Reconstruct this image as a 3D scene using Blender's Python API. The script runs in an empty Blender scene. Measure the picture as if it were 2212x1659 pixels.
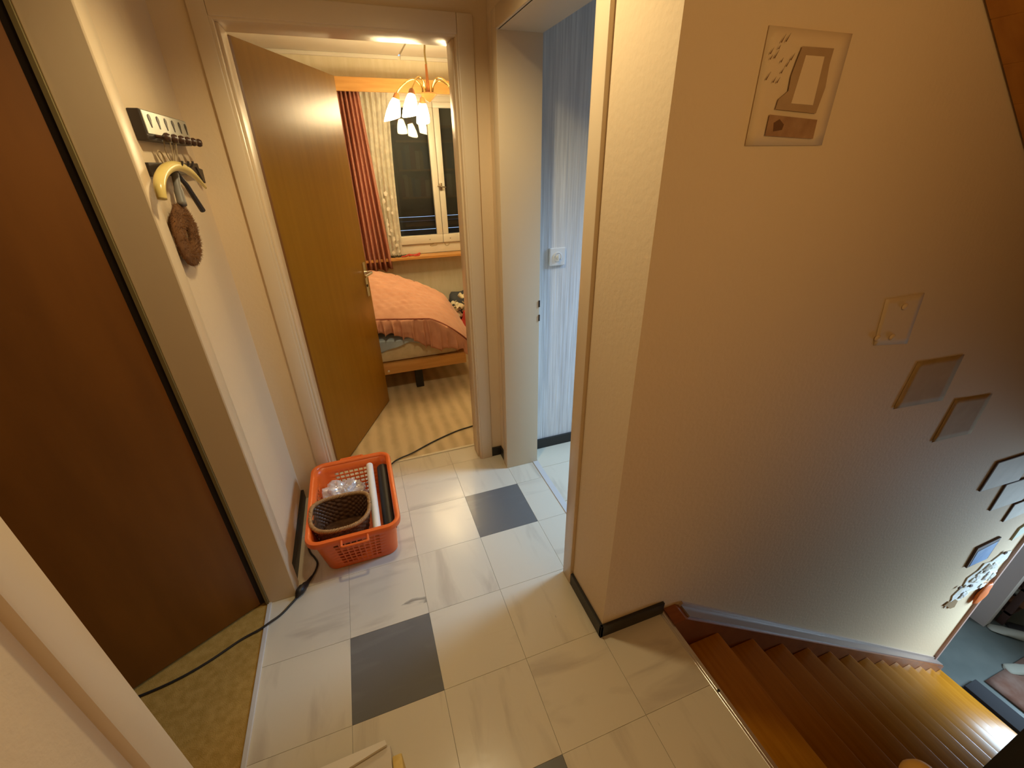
import bpy, bmesh, math, random
from mathutils import Vector, Matrix, noise

random.seed(7)
C = bpy.context.scene.collection
SC = bpy.context.scene

# ------------------------------------------------------------------ camera
cam = bpy.data.cameras.new("camera")
cam_o = bpy.data.objects.new("camera", cam)
C.objects.link(cam_o)
RT = Vector((0.9406845541618583, -0.33892524735454405, -0.015564262493515864))
UP = Vector((0.1693925903994969, 0.4294110168465938, 0.8870807905306723))
FW = Vector((0.29397061057026463, 0.8370996686873287, -0.4613517365357047))
CP = Vector((0.2675162501972072, -0.84517869822431, 1.5953628781077493))
M = Matrix(((RT.x, UP.x, -FW.x, CP.x), (RT.y, UP.y, -FW.y, CP.y), (RT.z, UP.z, -FW.z, CP.z), (0, 0, 0, 1)))
cam_o.matrix_world = M
cam.sensor_width = 36.0
cam.lens = 36.0 * 917.475 / 2212.0
cam.clip_start = 0.02
SC.camera = cam_o

# ------------------------------------------------------------------ world, light, exposure
W = bpy.data.worlds.new("world")
SC.world = W
W.use_nodes = True
W.node_tree.nodes["Background"].inputs[0].default_value = (0.45, 0.65, 1.0, 1)
W.node_tree.nodes["Background"].inputs[1].default_value = 1.5
SC.view_settings.view_transform = 'Standard'
SC.view_settings.look = 'None'
SC.view_settings.exposure = 0.0
SC.view_settings.gamma = 1.0
SC.view_settings.use_curve_mapping = False


def point_light(name, loc, power, col, rad):
    l = bpy.data.lights.new(name, 'POINT')
    l.energy = power; l.color = col; l.shadow_soft_size = rad
    o = bpy.data.objects.new(name, l); o.location = loc
    C.objects.link(o)
    return o


def area_light(name, loc, target, sx, sy, power, col):
    l = bpy.data.lights.new(name, 'AREA')
    l.shape = 'RECTANGLE'; l.size = sx; l.size_y = sy; l.energy = power; l.color = col
    o = bpy.data.objects.new(name, l); o.location = loc
    o.rotation_euler = (Vector(target) - Vector(loc)).to_track_quat('-Z', 'Y').to_euler()
    C.objects.link(o)
    return o


hl = point_light("hall_ceiling_lamp", (0.44, 0.38, 2.30), 32, (1.0, 0.81, 0.47), 0.05)
hl.data.type = 'SPOT'                       # a shaded ceiling lamp that throws its light downwards
hl.data.spot_size = math.radians(144); hl.data.spot_blend = 0.5
point_light("stair_wall_fill", (1.12, -1.10, 1.90), 7.5, (1.0, 0.70, 0.30), 0.15)  # added warm fill for the stairwell wall, no known lamp there
bl_ = area_light("bathroom_window_daylight", (2.5, 0.62, 1.75), (0.95, 0.70, 0.0), 0.40, 0.8, 9.5, (0.38, 0.65, 1.0))
bl_.data.spread = math.radians(80)
el_ = area_light("entrance_window_daylight", (5.6, -0.85, -1.20), (4.0, -0.25, -1.8), 0.8, 0.9, 44, (0.56, 0.79, 1.0))
el_.data.spread = math.radians(115)


# ------------------------------------------------------------------ materials
def mat(name, col, rough=0.6, col2=None, nscale=6.0, stretch=(1, 1, 1), bump=0.0, bscale=200.0, metal=0.0,
        spec=0.5, detail=4.0, coords='Object', bstretch=None, sheen=0.0, ramp=(0.35, 0.65)):
    m = bpy.data.materials.new(name)
    m.use_nodes = True
    nt = m.node_tree
    b = nt.nodes["Principled BSDF"]
    b.inputs["Base Color"].default_value = (*col, 1)
    b.inputs["Roughness"].default_value = rough
    b.inputs["Metallic"].default_value = metal
    b.inputs["Specular IOR Level"].default_value = spec
    if sheen:
        b.inputs["Sheen Weight"].default_value = sheen
    tc = nt.nodes.new("ShaderNodeTexCoord")
    if col2 is not None:
        mp = nt.nodes.new("ShaderNodeMapping"); mp.inputs["Scale"].default_value = stretch
        nt.links.new(tc.outputs[coords], mp.inputs[0])
        n = nt.nodes.new("ShaderNodeTexNoise"); n.inputs["Scale"].default_value = nscale
        n.inputs["Detail"].default_value = detail
        nt.links.new(mp.outputs[0], n.inputs["Vector"])
        r = nt.nodes.new("ShaderNodeValToRGB")
        r.color_ramp.elements[0].position = ramp[0]; r.color_ramp.elements[1].position = ramp[1]
        r.color_ramp.elements[0].color = (*col, 1); r.color_ramp.elements[1].color = (*col2, 1)
        nt.links.new(n.outputs[0], r.inputs[0])
        nt.links.new(r.outputs[0], b.inputs["Base Color"])
    if bump:
        mp2 = nt.nodes.new("ShaderNodeMapping"); mp2.inputs["Scale"].default_value = bstretch or (1, 1, 1)
        nt.links.new(tc.outputs[coords], mp2.inputs[0])
        n2 = nt.nodes.new("ShaderNodeTexNoise"); n2.inputs["Scale"].default_value = bscale
        n2.inputs["Detail"].default_value = 3.0
        nt.links.new(mp2.outputs[0], n2.inputs["Vector"])
        bp = nt.nodes.new("ShaderNodeBump"); bp.inputs["Strength"].default_value = bump
        bp.inputs["Distance"].default_value = 0.004
        nt.links.new(n2.outputs[0], bp.inputs["Height"])
        nt.links.new(bp.outputs[0], b.inputs["Normal"])
    return m


def tile_mat(name, c1, c2, c3, rough):
    m = bpy.data.materials.new(name); m.use_nodes = True
    nt = m.node_tree; b = nt.nodes["Principled BSDF"]
    b.inputs["Roughness"].default_value = rough
    tc = nt.nodes.new("ShaderNodeTexCoord"); oi = nt.nodes.new("ShaderNodeObjectInfo")
    # every tile turns and shifts its own marbling
    mul = nt.nodes.new("ShaderNodeMath"); mul.operation = 'MULTIPLY'; mul.inputs[1].default_value = 61.0
    nt.links.new(oi.outputs["Random"], mul.inputs[0])
    rot = nt.nodes.new("ShaderNodeMath"); rot.operation = 'GREATER_THAN'; rot.inputs[1].default_value = 0.5
    fr = nt.nodes.new("ShaderNodeMath"); fr.operation = 'FRACT'
    nt.links.new(mul.outputs[0], fr.inputs[0]); nt.links.new(fr.outputs[0], rot.inputs[0])
    ang = nt.nodes.new("ShaderNodeMath"); ang.operation = 'MULTIPLY'; ang.inputs[1].default_value = math.pi / 2
    nt.links.new(rot.outputs[0], ang.inputs[0])
    vr = nt.nodes.new("ShaderNodeVectorRotate"); vr.rotation_type = 'Z_AXIS'
    nt.links.new(tc.outputs["Object"], vr.inputs["Vector"]); nt.links.new(ang.outputs[0], vr.inputs["Angle"])
    add = nt.nodes.new("ShaderNodeVectorMath"); add.operation = 'ADD'
    nt.links.new(vr.outputs[0], add.inputs[0]); nt.links.new(mul.outputs[0], add.inputs[1])
    mp = nt.nodes.new("ShaderNodeMapping"); mp.inputs["Scale"].default_value = (1.0, 4.2, 1)
    nt.links.new(add.outputs[0], mp.inputs[0])
    n = nt.nodes.new("ShaderNodeTexNoise"); n.inputs["Scale"].default_value = 2.6; n.inputs["Detail"].default_value = 7
    n.inputs["Distortion"].default_value = 0.5
    nt.links.new(mp.outputs[0], n.inputs["Vector"])
    r = nt.nodes.new("ShaderNodeValToRGB")
    e = r.color_ramp.elements
    e[0].position = 0.30; e[0].color = (*c2, 1); e[1].position = 0.47; e[1].color = (*c1, 1)
    x = e.new(0.40); x.color = tuple(0.35 * a + 0.65 * d for a, d in zip(c2, c1)) + (1,)
    nt.links.new(n.outputs[0], r.inputs[0])
    # a few thin dark veins
    n2 = nt.nodes.new("ShaderNodeTexNoise"); n2.inputs["Scale"].default_value = 4.0; n2.inputs["Detail"].default_value = 6
    n2.inputs["Distortion"].default_value = 0.8
    nt.links.new(mp.outputs[0], n2.inputs["Vector"])
    r2 = nt.nodes.new("ShaderNodeValToRGB"); e2 = r2.color_ramp.elements
    e2[0].position = 0.22; e2[0].color = (1, 1, 1, 1); e2[1].position = 0.26; e2[1].color = (0, 0, 0, 1)
    nt.links.new(n2.outputs[0], r2.inputs[0])
    mx = nt.nodes.new("ShaderNodeMix"); mx.data_type = 'RGBA'
    nt.links.new(r2.outputs[0], mx.inputs[0]); nt.links.new(r.outputs[0], mx.inputs[6]); mx.inputs[7].default_value = (*c3, 1)
    nt.links.new(mx.outputs[2], b.inputs["Base Color"])
    nb = nt.nodes.new("ShaderNodeTexNoise"); nb.inputs["Scale"].default_value = 14; nb.inputs["Detail"].default_value = 2
    nt.links.new(add.outputs[0], nb.inputs["Vector"])
    bp = nt.nodes.new("ShaderNodeBump"); bp.inputs["Strength"].default_value = 0.12; bp.inputs["Distance"].default_value = 0.004
    nt.links.new(nb.outputs[0], bp.inputs["Height"]); nt.links.new(bp.outputs[0], b.inputs["Normal"])
    return m


def stripe_mat(name, c1, c2, axis, freq, rough, bump):
    m = bpy.data.materials.new(name); m.use_nodes = True
    nt = m.node_tree; b = nt.nodes["Principled BSDF"]; b.inputs["Roughness"].default_value = rough
    b.inputs["Specular IOR Level"].default_value = 0.2
    tc = nt.nodes.new("ShaderNodeTexCoord")
    w = nt.nodes.new("ShaderNodeTexWave"); w.bands_direction = axis; w.inputs["Scale"].default_value = freq
    w.inputs["Distortion"].default_value = 1.2; w.inputs["Detail"].default_value = 2; w.inputs["Detail Scale"].default_value = 2.0
    nt.links.new(tc.outputs["Object"], w.inputs["Vector"])
    n = nt.nodes.new("ShaderNodeTexNoise"); n.inputs["Scale"].default_value = 9; n.inputs["Detail"].default_value = 5
    nt.links.new(tc.outputs["Object"], n.inputs["Vector"])
    mm = nt.nodes.new("ShaderNodeMath"); mm.operation = 'MULTIPLY'
    nt.links.new(w.outputs["Fac"], mm.inputs[0]); nt.links.new(n.outputs[0], mm.inputs[1])
    r = nt.nodes.new("ShaderNodeValToRGB"); e = r.color_ramp.elements
    e[0].color = (*c1, 1); e[1].color = (*c2, 1); e[0].position = 0.05; e[1].position = 0.55
    nt.links.new(mm.outputs[0], r.inputs[0]); nt.links.new(r.outputs[0], b.inputs["Base Color"])
    n2 = nt.nodes.new("ShaderNodeTexNoise"); n2.inputs["Scale"].default_value = 300
    nt.links.new(tc.outputs["Object"], n2.inputs["Vector"])
    bp = nt.nodes.new("ShaderNodeBump"); bp.inputs["Strength"].default_value = bump; bp.inputs["Distance"].default_value = 0.004
    nt.links.new(n2.outputs[0], bp.inputs["Height"]); nt.links.new(bp.outputs[0], b.inputs["Normal"])
    return m


def emit_mat(name, col, strength):
    m = bpy.data.materials.new(name); m.use_nodes = True
    b = m.node_tree.nodes["Principled BSDF"]
    b.inputs["Base Color"].default_value = (0.8, 0.75, 0.65, 1)
    b.inputs["Emission Color"].default_value = (*col, 1)
    b.inputs["Emission Strength"].default_value = strength
    return m


def glass_mat(name, tint=(1, 1, 1), refl_ior=1.6):
    m = bpy.data.materials.new(name); m.use_nodes = True
    nt = m.node_tree
    nt.nodes.remove(nt.nodes["Principled BSDF"])
    t = nt.nodes.new("ShaderNodeBsdfTransparent"); t.inputs[0].default_value = (*tint, 1)
    g = nt.nodes.new("ShaderNodeBsdfGlossy"); g.inputs["Roughness"].default_value = 0.02
    f = nt.nodes.new("ShaderNodeFresnel"); f.inputs[0].default_value = refl_ior
    x = nt.nodes.new("ShaderNodeMixShader")
    nt.links.new(f.outputs[0], x.inputs[0]); nt.links.new(t.outputs[0], x.inputs[1]); nt.links.new(g.outputs[0], x.inputs[2])
    nt.links.new(x.outputs[0], nt.nodes["Material Output"].inputs[0])
    return m


def sheer_mat(name, col, alpha_lo, alpha_hi, scale, glossy=0.0):
    """a see-through cloth or film: transparent holes mixed with a translucent weave"""
    m = bpy.data.materials.new(name); m.use_nodes = True
    nt = m.node_tree
    nt.nodes.remove(nt.nodes["Principled BSDF"])
    tc = nt.nodes.new("ShaderNodeTexCoord")
    n = nt.nodes.new("ShaderNodeTexNoise"); n.inputs["Scale"].default_value = scale; n.inputs["Detail"].default_value = 3
    nt.links.new(tc.outputs["Object"], n.inputs["Vector"])
    mr = nt.nodes.new("ShaderNodeMapRange"); mr.inputs[1].default_value = 0.42; mr.inputs[2].default_value = 0.6
    mr.inputs[3].default_value = alpha_lo; mr.inputs[4].default_value = alpha_hi
    nt.links.new(n.outputs[0], mr.inputs[0])
    d = nt.nodes.new("ShaderNodeBsdfDiffuse"); d.inputs[0].default_value = (*col, 1)
    tl = nt.nodes.new("ShaderNodeBsdfTranslucent"); tl.inputs[0].default_value = (*col, 1)
    ms = nt.nodes.new("ShaderNodeMixShader"); ms.inputs[0].default_value = 0.35
    nt.links.new(d.outputs[0], ms.inputs[1]); nt.links.new(tl.outputs[0], ms.inputs[2])
    last = ms
    if glossy:
        g = nt.nodes.new("ShaderNodeBsdfGlossy"); g.inputs["Roughness"].default_value = 0.15
        mg = nt.nodes.new("ShaderNodeMixShader"); mg.inputs[0].default_value = glossy
        nt.links.new(ms.outputs[0], mg.inputs[1]); nt.links.new(g.outputs[0], mg.inputs[2]); last = mg
    tr = nt.nodes.new("ShaderNodeBsdfTransparent")
    x = nt.nodes.new("ShaderNodeMixShader")
    nt.links.new(mr.outputs[0], x.inputs[0]); nt.links.new(tr.outputs[0], x.inputs[1]); nt.links.new(last.outputs[0], x.inputs[2])
    nt.links.new(x.outputs[0], nt.nodes["Material Output"].inputs[0])
    return m


WALL = mat("wall_plaster", (0.80, 0.625, 0.41), 0.75, bump=0.25, bscale=60, spec=0.25)
PAINT = mat("cream_gloss_paint", (0.77, 0.61, 0.41), 0.33, bump=0.05, bscale=40, spec=0.5)
BEDWALL = mat("bedroom_wallpaper", (0.80, 0.73, 0.53), 0.8, (0.85, 0.78, 0.60), 12, (3, 3, 0.5), bump=0.2, bscale=120, spec=0.2)
BATHWALL = mat("rib_wallpaper", (0.68, 0.68, 0.69), 0.8, (0.86, 0.86, 0.86), 34, (3.2, 3.2, 0.10), bump=0.8, bscale=30, bstretch=(3.4, 3.4, 0.10), spec=0.2, detail=5)
CEIL = mat("ceiling_white", (0.80, 0.76, 0.66), 0.7, spec=0.3)
BLACKSK = mat("black_skirting", (0.018, 0.016, 0.014), 0.45)
SCREED = mat("screed", (0.42, 0.40, 0.36), 0.9)
MARBLE = tile_mat("white_marble_tile", (0.72, 0.65, 0.51), (0.58, 0.51, 0.40), (0.34, 0.30, 0.24), 0.20)
GREYT = tile_mat("grey_tile", (0.155, 0.155, 0.15), (0.20, 0.20, 0.195), (0.28, 0.28, 0.27), 0.24)
STRIP = mat("pale_threshold", (0.62, 0.60, 0.58), 0.35)
ALU = mat("aluminium", (0.75, 0.72, 0.66), 0.28, metal=0.9)
HONEY = mat("honey_wood_veneer", (0.31, 0.145, 0.010), 0.29, (0.345, 0.165, 0.013), 4, (7, 7, 0.5), spec=0.28, bump=0.05, bscale=50, bstretch=(6, 6, 0.3))
BROWNWOOD = mat("brown_wood_veneer", (0.17, 0.055, 0.004), 0.45, (0.21, 0.07, 0.006), 3, (4, 4, 0.7))  # on the left door: honey wood with its dim light put into the colour
SEAL = mat("dark_gap_seal", (0.02, 0.012, 0.008), 0.7)
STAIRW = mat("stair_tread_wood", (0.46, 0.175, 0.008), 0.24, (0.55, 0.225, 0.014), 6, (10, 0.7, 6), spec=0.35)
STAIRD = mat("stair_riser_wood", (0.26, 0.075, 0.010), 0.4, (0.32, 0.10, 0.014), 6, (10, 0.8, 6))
STRING = mat("stair_stringer_wood", (0.22, 0.060, 0.012), 0.38, (0.28, 0.085, 0.018), 6, (2, 10, 2))
LILAC = mat("lilac_cap_sheen", (0.27, 0.20, 0.17), 0.35)
SOFFIT = mat("soffit_pine_boards", (0.42, 0.16, 0.02), 0.4, (0.52, 0.22, 0.03), 4, (0.8, 8, 4))
OCHRE = mat("ochre_carpet", (0.40, 0.24, 0.055), 0.95, (0.50, 0.31, 0.085), 40, bump=0.5, bscale=300, spec=0.1)
CARPET = stripe_mat("ribbed_beige_carpet", (0.72, 0.57, 0.35), (0.56, 0.43, 0.25), 'X', 3.6, 0.95, 0.4)
ORANGE = mat("orange_plastic", (0.86, 0.155, 0.022), 0.34)
WICKD = mat("dark_wicker", (0.085, 0.036, 0.015), 0.38, (0.15, 0.068, 0.030), 60)
WICKL = mat("pale_wicker_braid", (0.33, 0.16, 0.055), 0.5, (0.45, 0.25, 0.09), 80)
WHITEP = mat("white_paper", (0.86, 0.83, 0.76), 0.55)
BLACKR = mat("black_rubber", (0.022, 0.022, 0.024), 0.5)
CABLE = mat("black_cable", (0.02, 0.018, 0.018), 0.4)
BAG = sheer_mat("clear_bag_film", (0.97, 0.97, 0.98), 0.6, 0.95, 14, 0.22)
CHROME = mat("chrome", (0.82, 0.80, 0.76), 0.16, metal=1.0)
BRASS = mat("brass", (0.86, 0.60, 0.22), 0.18, metal=1.0)
COPPER = mat("polished_wood_cup", (0.55, 0.20, 0.06), 0.3)
SHADE = emit_mat("lit_glass_shade", (1.0, 0.76, 0.40), 46)
SHADEW = mat("shade_inner", (0.9, 0.8, 0.6), 0.5)
PINE = mat("orange_pine", (0.60, 0.29, 0.07), 0.4, (0.68, 0.35, 0.10), 5, (0.8, 9, 9))
PINK = mat("pink_curtain", (0.50, 0.215, 0.15), 0.9, (0.56, 0.255, 0.18), 60, bump=0.3, bscale=300, spec=0.1)
LACE = sheer_mat("lace_curtain", (0.90, 0.86, 0.74), 0.76, 0.96, 14)
WINW = mat("white_window_paint", (0.82, 0.78, 0.66), 0.35)
GLASS = glass_mat("window_glass", (0.92, 0.95, 0.95), 1.48)
SHUT = mat("dark_shutter", (0.05, 0.045, 0.035), 0.6)
QUILT = mat("salmon_quilt", (0.66, 0.34, 0.22), 0.8, (0.72, 0.39, 0.26), 9, bump=0.25, bscale=200, sheen=0.2, spec=0.2)
QUILTR = mat("salmon_ruffle", (0.62, 0.30, 0.185), 0.7, (0.68, 0.34, 0.215), 9, bump=0.2, bscale=200, spec=0.25)
PIPING = mat("maroon_piping", (0.36, 0.10, 0.05), 0.7)
MATTR = mat("mattress_cover", (0.64, 0.53, 0.33), 0.85, (0.70, 0.58, 0.38), 30)
BLUESH = mat("blue_satin_sheet", (0.36, 0.45, 0.55), 0.32, (0.46, 0.54, 0.62), 8)
NAVY = mat("dark_grey_blue_cloth", (0.050, 0.058, 0.075), 0.85, (0.085, 0.095, 0.11), 6, bump=0.3, bscale=90)
REDC = mat("red_cloth", (0.50, 0.035, 0.022), 0.8, (0.62, 0.05, 0.03), 6, bump=0.3, bscale=90)
CREAMC = mat("cream_frilled_cloth", (0.82, 0.74, 0.52), 0.8, bump=0.3, bscale=90)
IVORY = mat("yellow_lacquered_wood", (0.80, 0.60, 0.17), 0.25, (0.86, 0.68, 0.24), 8)
DARKP = mat("dark_bracket", (0.035, 0.025, 0.020), 0.45)
SILVER = mat("silver_plate", (0.62, 0.62, 0.54), 0.35, metal=0.35)
BROWNK = mat("brown_knob", (0.06, 0.025, 0.015), 0.35)
BRISTLE = mat("brown_bristle", (0.135, 0.052, 0.012), 0.9, (0.19, 0.078, 0.02), 40)
GREYH = mat("grey_handle", (0.22, 0.20, 0.17), 0.5)
WIRE = mat("thin_cord", (0.33, 0.24, 0.13), 0.7)
SWITCH = mat("white_switch_plastic", (0.85, 0.85, 0.84), 0.35)
PAPERW = mat("paper_sheet", (0.79, 0.61, 0.39), 0.75)
PRINTB = mat("brown_print", (0.48, 0.31, 0.16), 0.8, (0.42, 0.265, 0.135), 14)
PRINTD = mat("dark_brown_print", (0.33, 0.17, 0.075), 0.8, (0.44, 0.25, 0.12), 26)
PRINTK = mat("black_brown_print", (0.16, 0.07, 0.02), 0.8)
KRAFT = mat("kraft_paper", (0.48, 0.32, 0.12), 0.8, (0.52, 0.36, 0.15), 14)
PANELP = mat("grey_beige_panel", (0.62, 0.58, 0.46), 0.7, (0.70, 0.66, 0.54), 10)
PANELE = mat("panel_dark_edge", (0.12, 0.075, 0.06), 0.7)
BLUEP = mat("blue_print", (0.12, 0.28, 0.62), 0.6, (0.22, 0.40, 0.70), 12)
WHITEC = mat("white_collage_paper", (0.85, 0.88, 0.90), 0.8, (0.70, 0.66, 0.52), 16)
ORANGEP = mat("orange_paper", (0.72, 0.16, 0.015), 0.6)
BROWNP = mat("brown_paper", (0.33, 0.20, 0.08), 0.7)
GREENFL = mat("grey_green_floor", (0.085, 0.10, 0.092), 0.35, (0.11, 0.125, 0.115), 4)
BEIGEP = mat("beige_post_paint", (0.40, 0.34, 0.28), 0.6)
MATD = mat("charcoal_mat", (0.022, 0.022, 0.026), 0.9)
MATB = mat("red_brown_mat", (0.15, 0.065, 0.04), 0.95, (0.20, 0.12, 0.09), 9)
SHELFD = mat("dark_rack_wood", (0.07, 0.04, 0.035), 0.6)
SHOEW = mat("pale_shoe", (0.34, 0.34, 0.28), 0.6)
SHOED = mat("dark_shoe", (0.03, 0.03, 0.035), 0.5)
BLUEC = mat("blue_cloth", (0.03, 0.09, 0.18), 0.8)
BROWNS = mat("brown_shoe", (0.20, 0.09, 0.05), 0.6)
CARD = mat("white_card", (0.80, 0.74, 0.64), 0.6)
CARDB = mat("beige_card", (0.66, 0.58, 0.46), 0.7)
FOAM = mat("yellow_foam", (0.80, 0.60, 0.22), 0.9, (0.70, 0.50, 0.15), 40)
BLACKB = mat("black_panel", (0.006, 0.006, 0.006), 0.8)  # for the balustrade panel
KNOBW = mat("turned_wood_knob", (0.50, 0.26, 0.05), 0.45)
BOOKA = [mat("book_cover_" + n, c, 0.6) for n, c in (("red", (0.25, 0.05, 0.04)), ("tan", (0.35, 0.22, 0.10)), ("grey", (0.20, 0.20, 0.20)), ("cream", (0.55, 0.48, 0.34)), ("blue", (0.05, 0.08, 0.2)))]


# ------------------------------------------------------------------ mesh helpers
class MB:
    def __init__(s):
        s.b = bmesh.new()

    def box(s, x0, x1, y0, y1, z0, z1, bev=0.0):
        vs = [s.b.verts.new((x, y, z)) for x in (x0, x1) for y in (y0, y1) for z in (z0, z1)]
        fs = [s.b.faces.new([vs[i] for i in f]) for f in ((0, 1, 3, 2), (4, 6, 7, 5), (0, 4, 5, 1), (2, 3, 7, 6), (0, 2, 6, 4), (1, 5, 7, 3))]
        if bev:
            es = {e for f in fs for e in f.edges}
            bmesh.ops.bevel(s.b, geom=list(es), offset=bev, segments=2, affect='EDGES', profile=0.5)
        return s

    def prism(s, pts, d):
        """planar polygon pts (3-D) pushed along d"""
        d = Vector(d)
        a = [s.b.verts.new(p) for p in pts]; c = [s.b.verts.new(Vector(p) + d) for p in pts]
        n = len(pts)
        s.b.faces.new(a); s.b.faces.new(c[::-1])
        for i in range(n):
            s.b.faces.new((a[i], c[i], c[(i + 1) % n], a[(i + 1) % n]))
        return s

    def obox(s, p0, p1, w, h, up=(0, 0, 1)):
        """oriented bar from p0 to p1, w sideways, h along up"""
        p0 = Vector(p0); p1 = Vector(p1); t = (p1 - p0).normalized(); u = Vector(up)
        sd = t.cross(u).normalized(); u = sd.cross(t).normalized()
        pts = [p0 + sd * a * w / 2 + u * c * h / 2 for a, c in ((-1, -1), (1, -1), (1, 1), (-1, 1))]
        return s.prism(pts, p1 - p0)

    def tube(s, pts, r, n=8, closed=False, cap=True):
        pts = [Vector(p) for p in pts]; m = len(pts)
        rs = r if isinstance(r, (list, tuple)) else [r] * m
        rings = []
        prev = None
        for i, p in enumerate(pts):
            a = pts[(i - 1) % m] if (closed or i > 0) else p
            c = pts[(i + 1) % m] if (closed or i < m - 1) else p
            t = (c - a).normalized()
            if prev is None:
                ref = Vector((0, 0, 1)) if abs(t.z) < 0.9 else Vector((1, 0, 0))
                u = t.cross(ref).normalized()
            else:
                u = (prev - t * prev.dot(t)).normalized()
            prev = u
            v = t.cross(u)
            rings.append([s.b.verts.new(p + (u * math.cos(2 * math.pi * k / n) + v * math.sin(2 * math.pi * k / n)) * rs[i]) for k in range(n)])
        for i in range(m if closed else m - 1):
            a = rings[i]; c = rings[(i + 1) % m]
            for k in range(n):
                s.b.faces.new((a[k], a[(k + 1) % n], c[(k + 1) % n], c[k]))
        if cap and not closed:
            s.b.faces.new(rings[0][::-1]); s.b.faces.new(rings[-1])
        return s

    def lathe(s, prof, loc, axis=(0, 0, 1), n=20, sx=1.0, closed_top=False, closed_bot=False):
        """prof: (radius, height) along axis"""
        ax = Vector(axis).normalized(); loc = Vector(loc)
        ref = Vector((1, 0, 0)) if abs(ax.x) < 0.9 else Vector((0, 1, 0))
        u = (ref - ax * ref.dot(ax)).normalized(); v = ax.cross(u)
        rings = []
        for r, h in prof:
            rings.append([s.b.verts.new(loc + ax * h + (u * math.cos(2 * math.pi * k / n) * sx + v * math.sin(2 * math.pi * k / n)) * max(r, 1e-5)) for k in range(n)])
        for a, c in zip(rings[:-1], rings[1:]):
            for k in range(n):
                s.b.faces.new((a[k], a[(k + 1) % n], c[(k + 1) % n], c[k]))
        if closed_bot: s.b.faces.new(rings[0][::-1])
        if closed_top: s.b.faces.new(rings[-1])
        return s

    def grid(s, fn, nu, nv, skip=None, wrap=False):
        g = [[s.b.verts.new(fn(i / nu, j / nv)) for j in range(nv + 1)] for i in range(nu if wrap else nu + 1)]
        if wrap: g.append(g[0])
        for i in range(nu):
            for j in range(nv):
                if skip and skip(i, j): continue
                s.b.faces.new((g[i][j], g[i + 1][j], g[i + 1][j + 1], g[i][j + 1]))
        return s

    def ball(s, loc, r, sc=(1, 1, 1), sub=2, nz=0.0, nf=8.0, seed=0.0):
        ret = bmesh.ops.create_icosphere(s.b, subdivisions=sub, radius=1.0)
        for v in ret['verts']:
            d = v.co.copy()
            k = 1.0 + (nz * noise.noise(d * nf + Vector((seed, seed * 1.7, 3.1))) if nz else 0)
            v.co = Vector(loc) + Vector((d.x * sc[0], d.y * sc[1], d.z * sc[2])) * r * k
        return s

    def build(s, name, m, parent=None, smooth=None, solid=0.0, sub=0, **props):
        bmesh.ops.recalc_face_normals(s.b, faces=s.b.faces[:])
        off = Vector(parent["_o"]) if parent is not None and "_o" in parent else Vector((0, 0, 0))
        for v in s.b.verts: v.co -= off
        me = bpy.data.meshes.new(name); s.b.to_mesh(me); s.b.free()
        o = bpy.data.objects.new(name, me); C.objects.link(o)
        me.materials.append(m)
        if smooth is not None:
            for p in me.polygons: p.use_smooth = True
            if smooth < 180:
                me.set_sharp_from_angle(angle=math.radians(smooth))
        if solid:
            md = o.modifiers.new("solid", 'SOLIDIFY'); md.thickness = solid; md.offset = 0
        if sub:
            md = o.modifiers.new("sub", 'SUBSURF'); md.levels = sub; md.render_levels = sub
        if parent is not None:
            o.parent = parent
            o["_o"] = tuple(off)
        for k, v in props.items(): o[k] = v
        return o


def tag(o, label=None, cat=None, group=None, kind=None):
    if label: o["label"] = label
    if cat: o["category"] = cat
    if group: o["group"] = group
    if kind: o["kind"] = kind
    return o


def thing(name, loc, label, cat, group=None, kind=None):
    o = bpy.data.objects.new(name, None); C.objects.link(o)
    o.location = loc; o["_o"] = tuple(loc); o.empty_display_size = 0.05
    return tag(o, label, cat, group, kind)


def struct(name, mb, m, label, cat, smooth=None, **kw):
    return tag(mb.build(name, m, None, smooth, **kw), label, cat, None, 'structure')


def dup(src, parent, loc, name=None):
    o = src.copy(); C.objects.link(o); o.parent = parent
    o.location = loc
    return o


def smoothpath(pts, k=6):
    """Catmull-Rom through pts"""
    P = [Vector(p) for p in pts]; out = []
    for i in range(len(P) - 1):
        a = P[max(i - 1, 0)]; b = P[i]; c = P[i + 1]; d = P[min(i + 2, len(P) - 1)]
        for j in range(k):
            t = j / k
            out.append(0.5 * ((2 * b) + (c - a) * t + (2 * a - 5 * b + 4 * c - d) * t * t + (3 * b - a - 3 * c + d) * t ** 3))
    out.append(P[-1])
    return out


HZ = 2.46      # hall ceiling
LZ = -2.52     # lower hall floor

# ================================================================== STRUCTURE
# ---- left wall of the hall with the doorway of the brown door
w = MB()
w.box(-0.325, -0.225, -2.0, -0.255, 0, HZ)
w.box(-0.325, -0.225, 0.575, 1.35, 0, HZ)
w.box(-0.325, -0.225, -0.255, 0.575, 2.05, HZ)
struct("wall_left", w, WALL, "cream plastered hall wall carrying the key rack and hanging brush", "wall")
# ---- wall between hall and bedroom
w = MB()
w.box(-0.225, -0.06, 1.2, 1.345, 0, HZ)
w.box(0.782, 0.93, 1.2, 1.345, 0, HZ)
w.box(-0.06, 0.782, 1.2, 1.345, 2.045, HZ)
struct("wall_back", w, WALL, "cream hall wall around the open bedroom doorway", "wall")
# ---- wall between hall and bathroom with the bright pier
w = MB()
w.box(0.9, 1.085, 0.125, 0.235, 0, HZ)
w.box(0.908, 1.085, 1.06, 1.2, 0, HZ)
w.box(0.9, 1.085, 0.235, 1.06, 2.045, HZ)
w.box(0.9, 1.19, -0.016, 0.125, -0.25, HZ)
struct("wall_right", w, WALL, "brightly lit cream pier beside the bathroom doorway", "wall")
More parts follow.
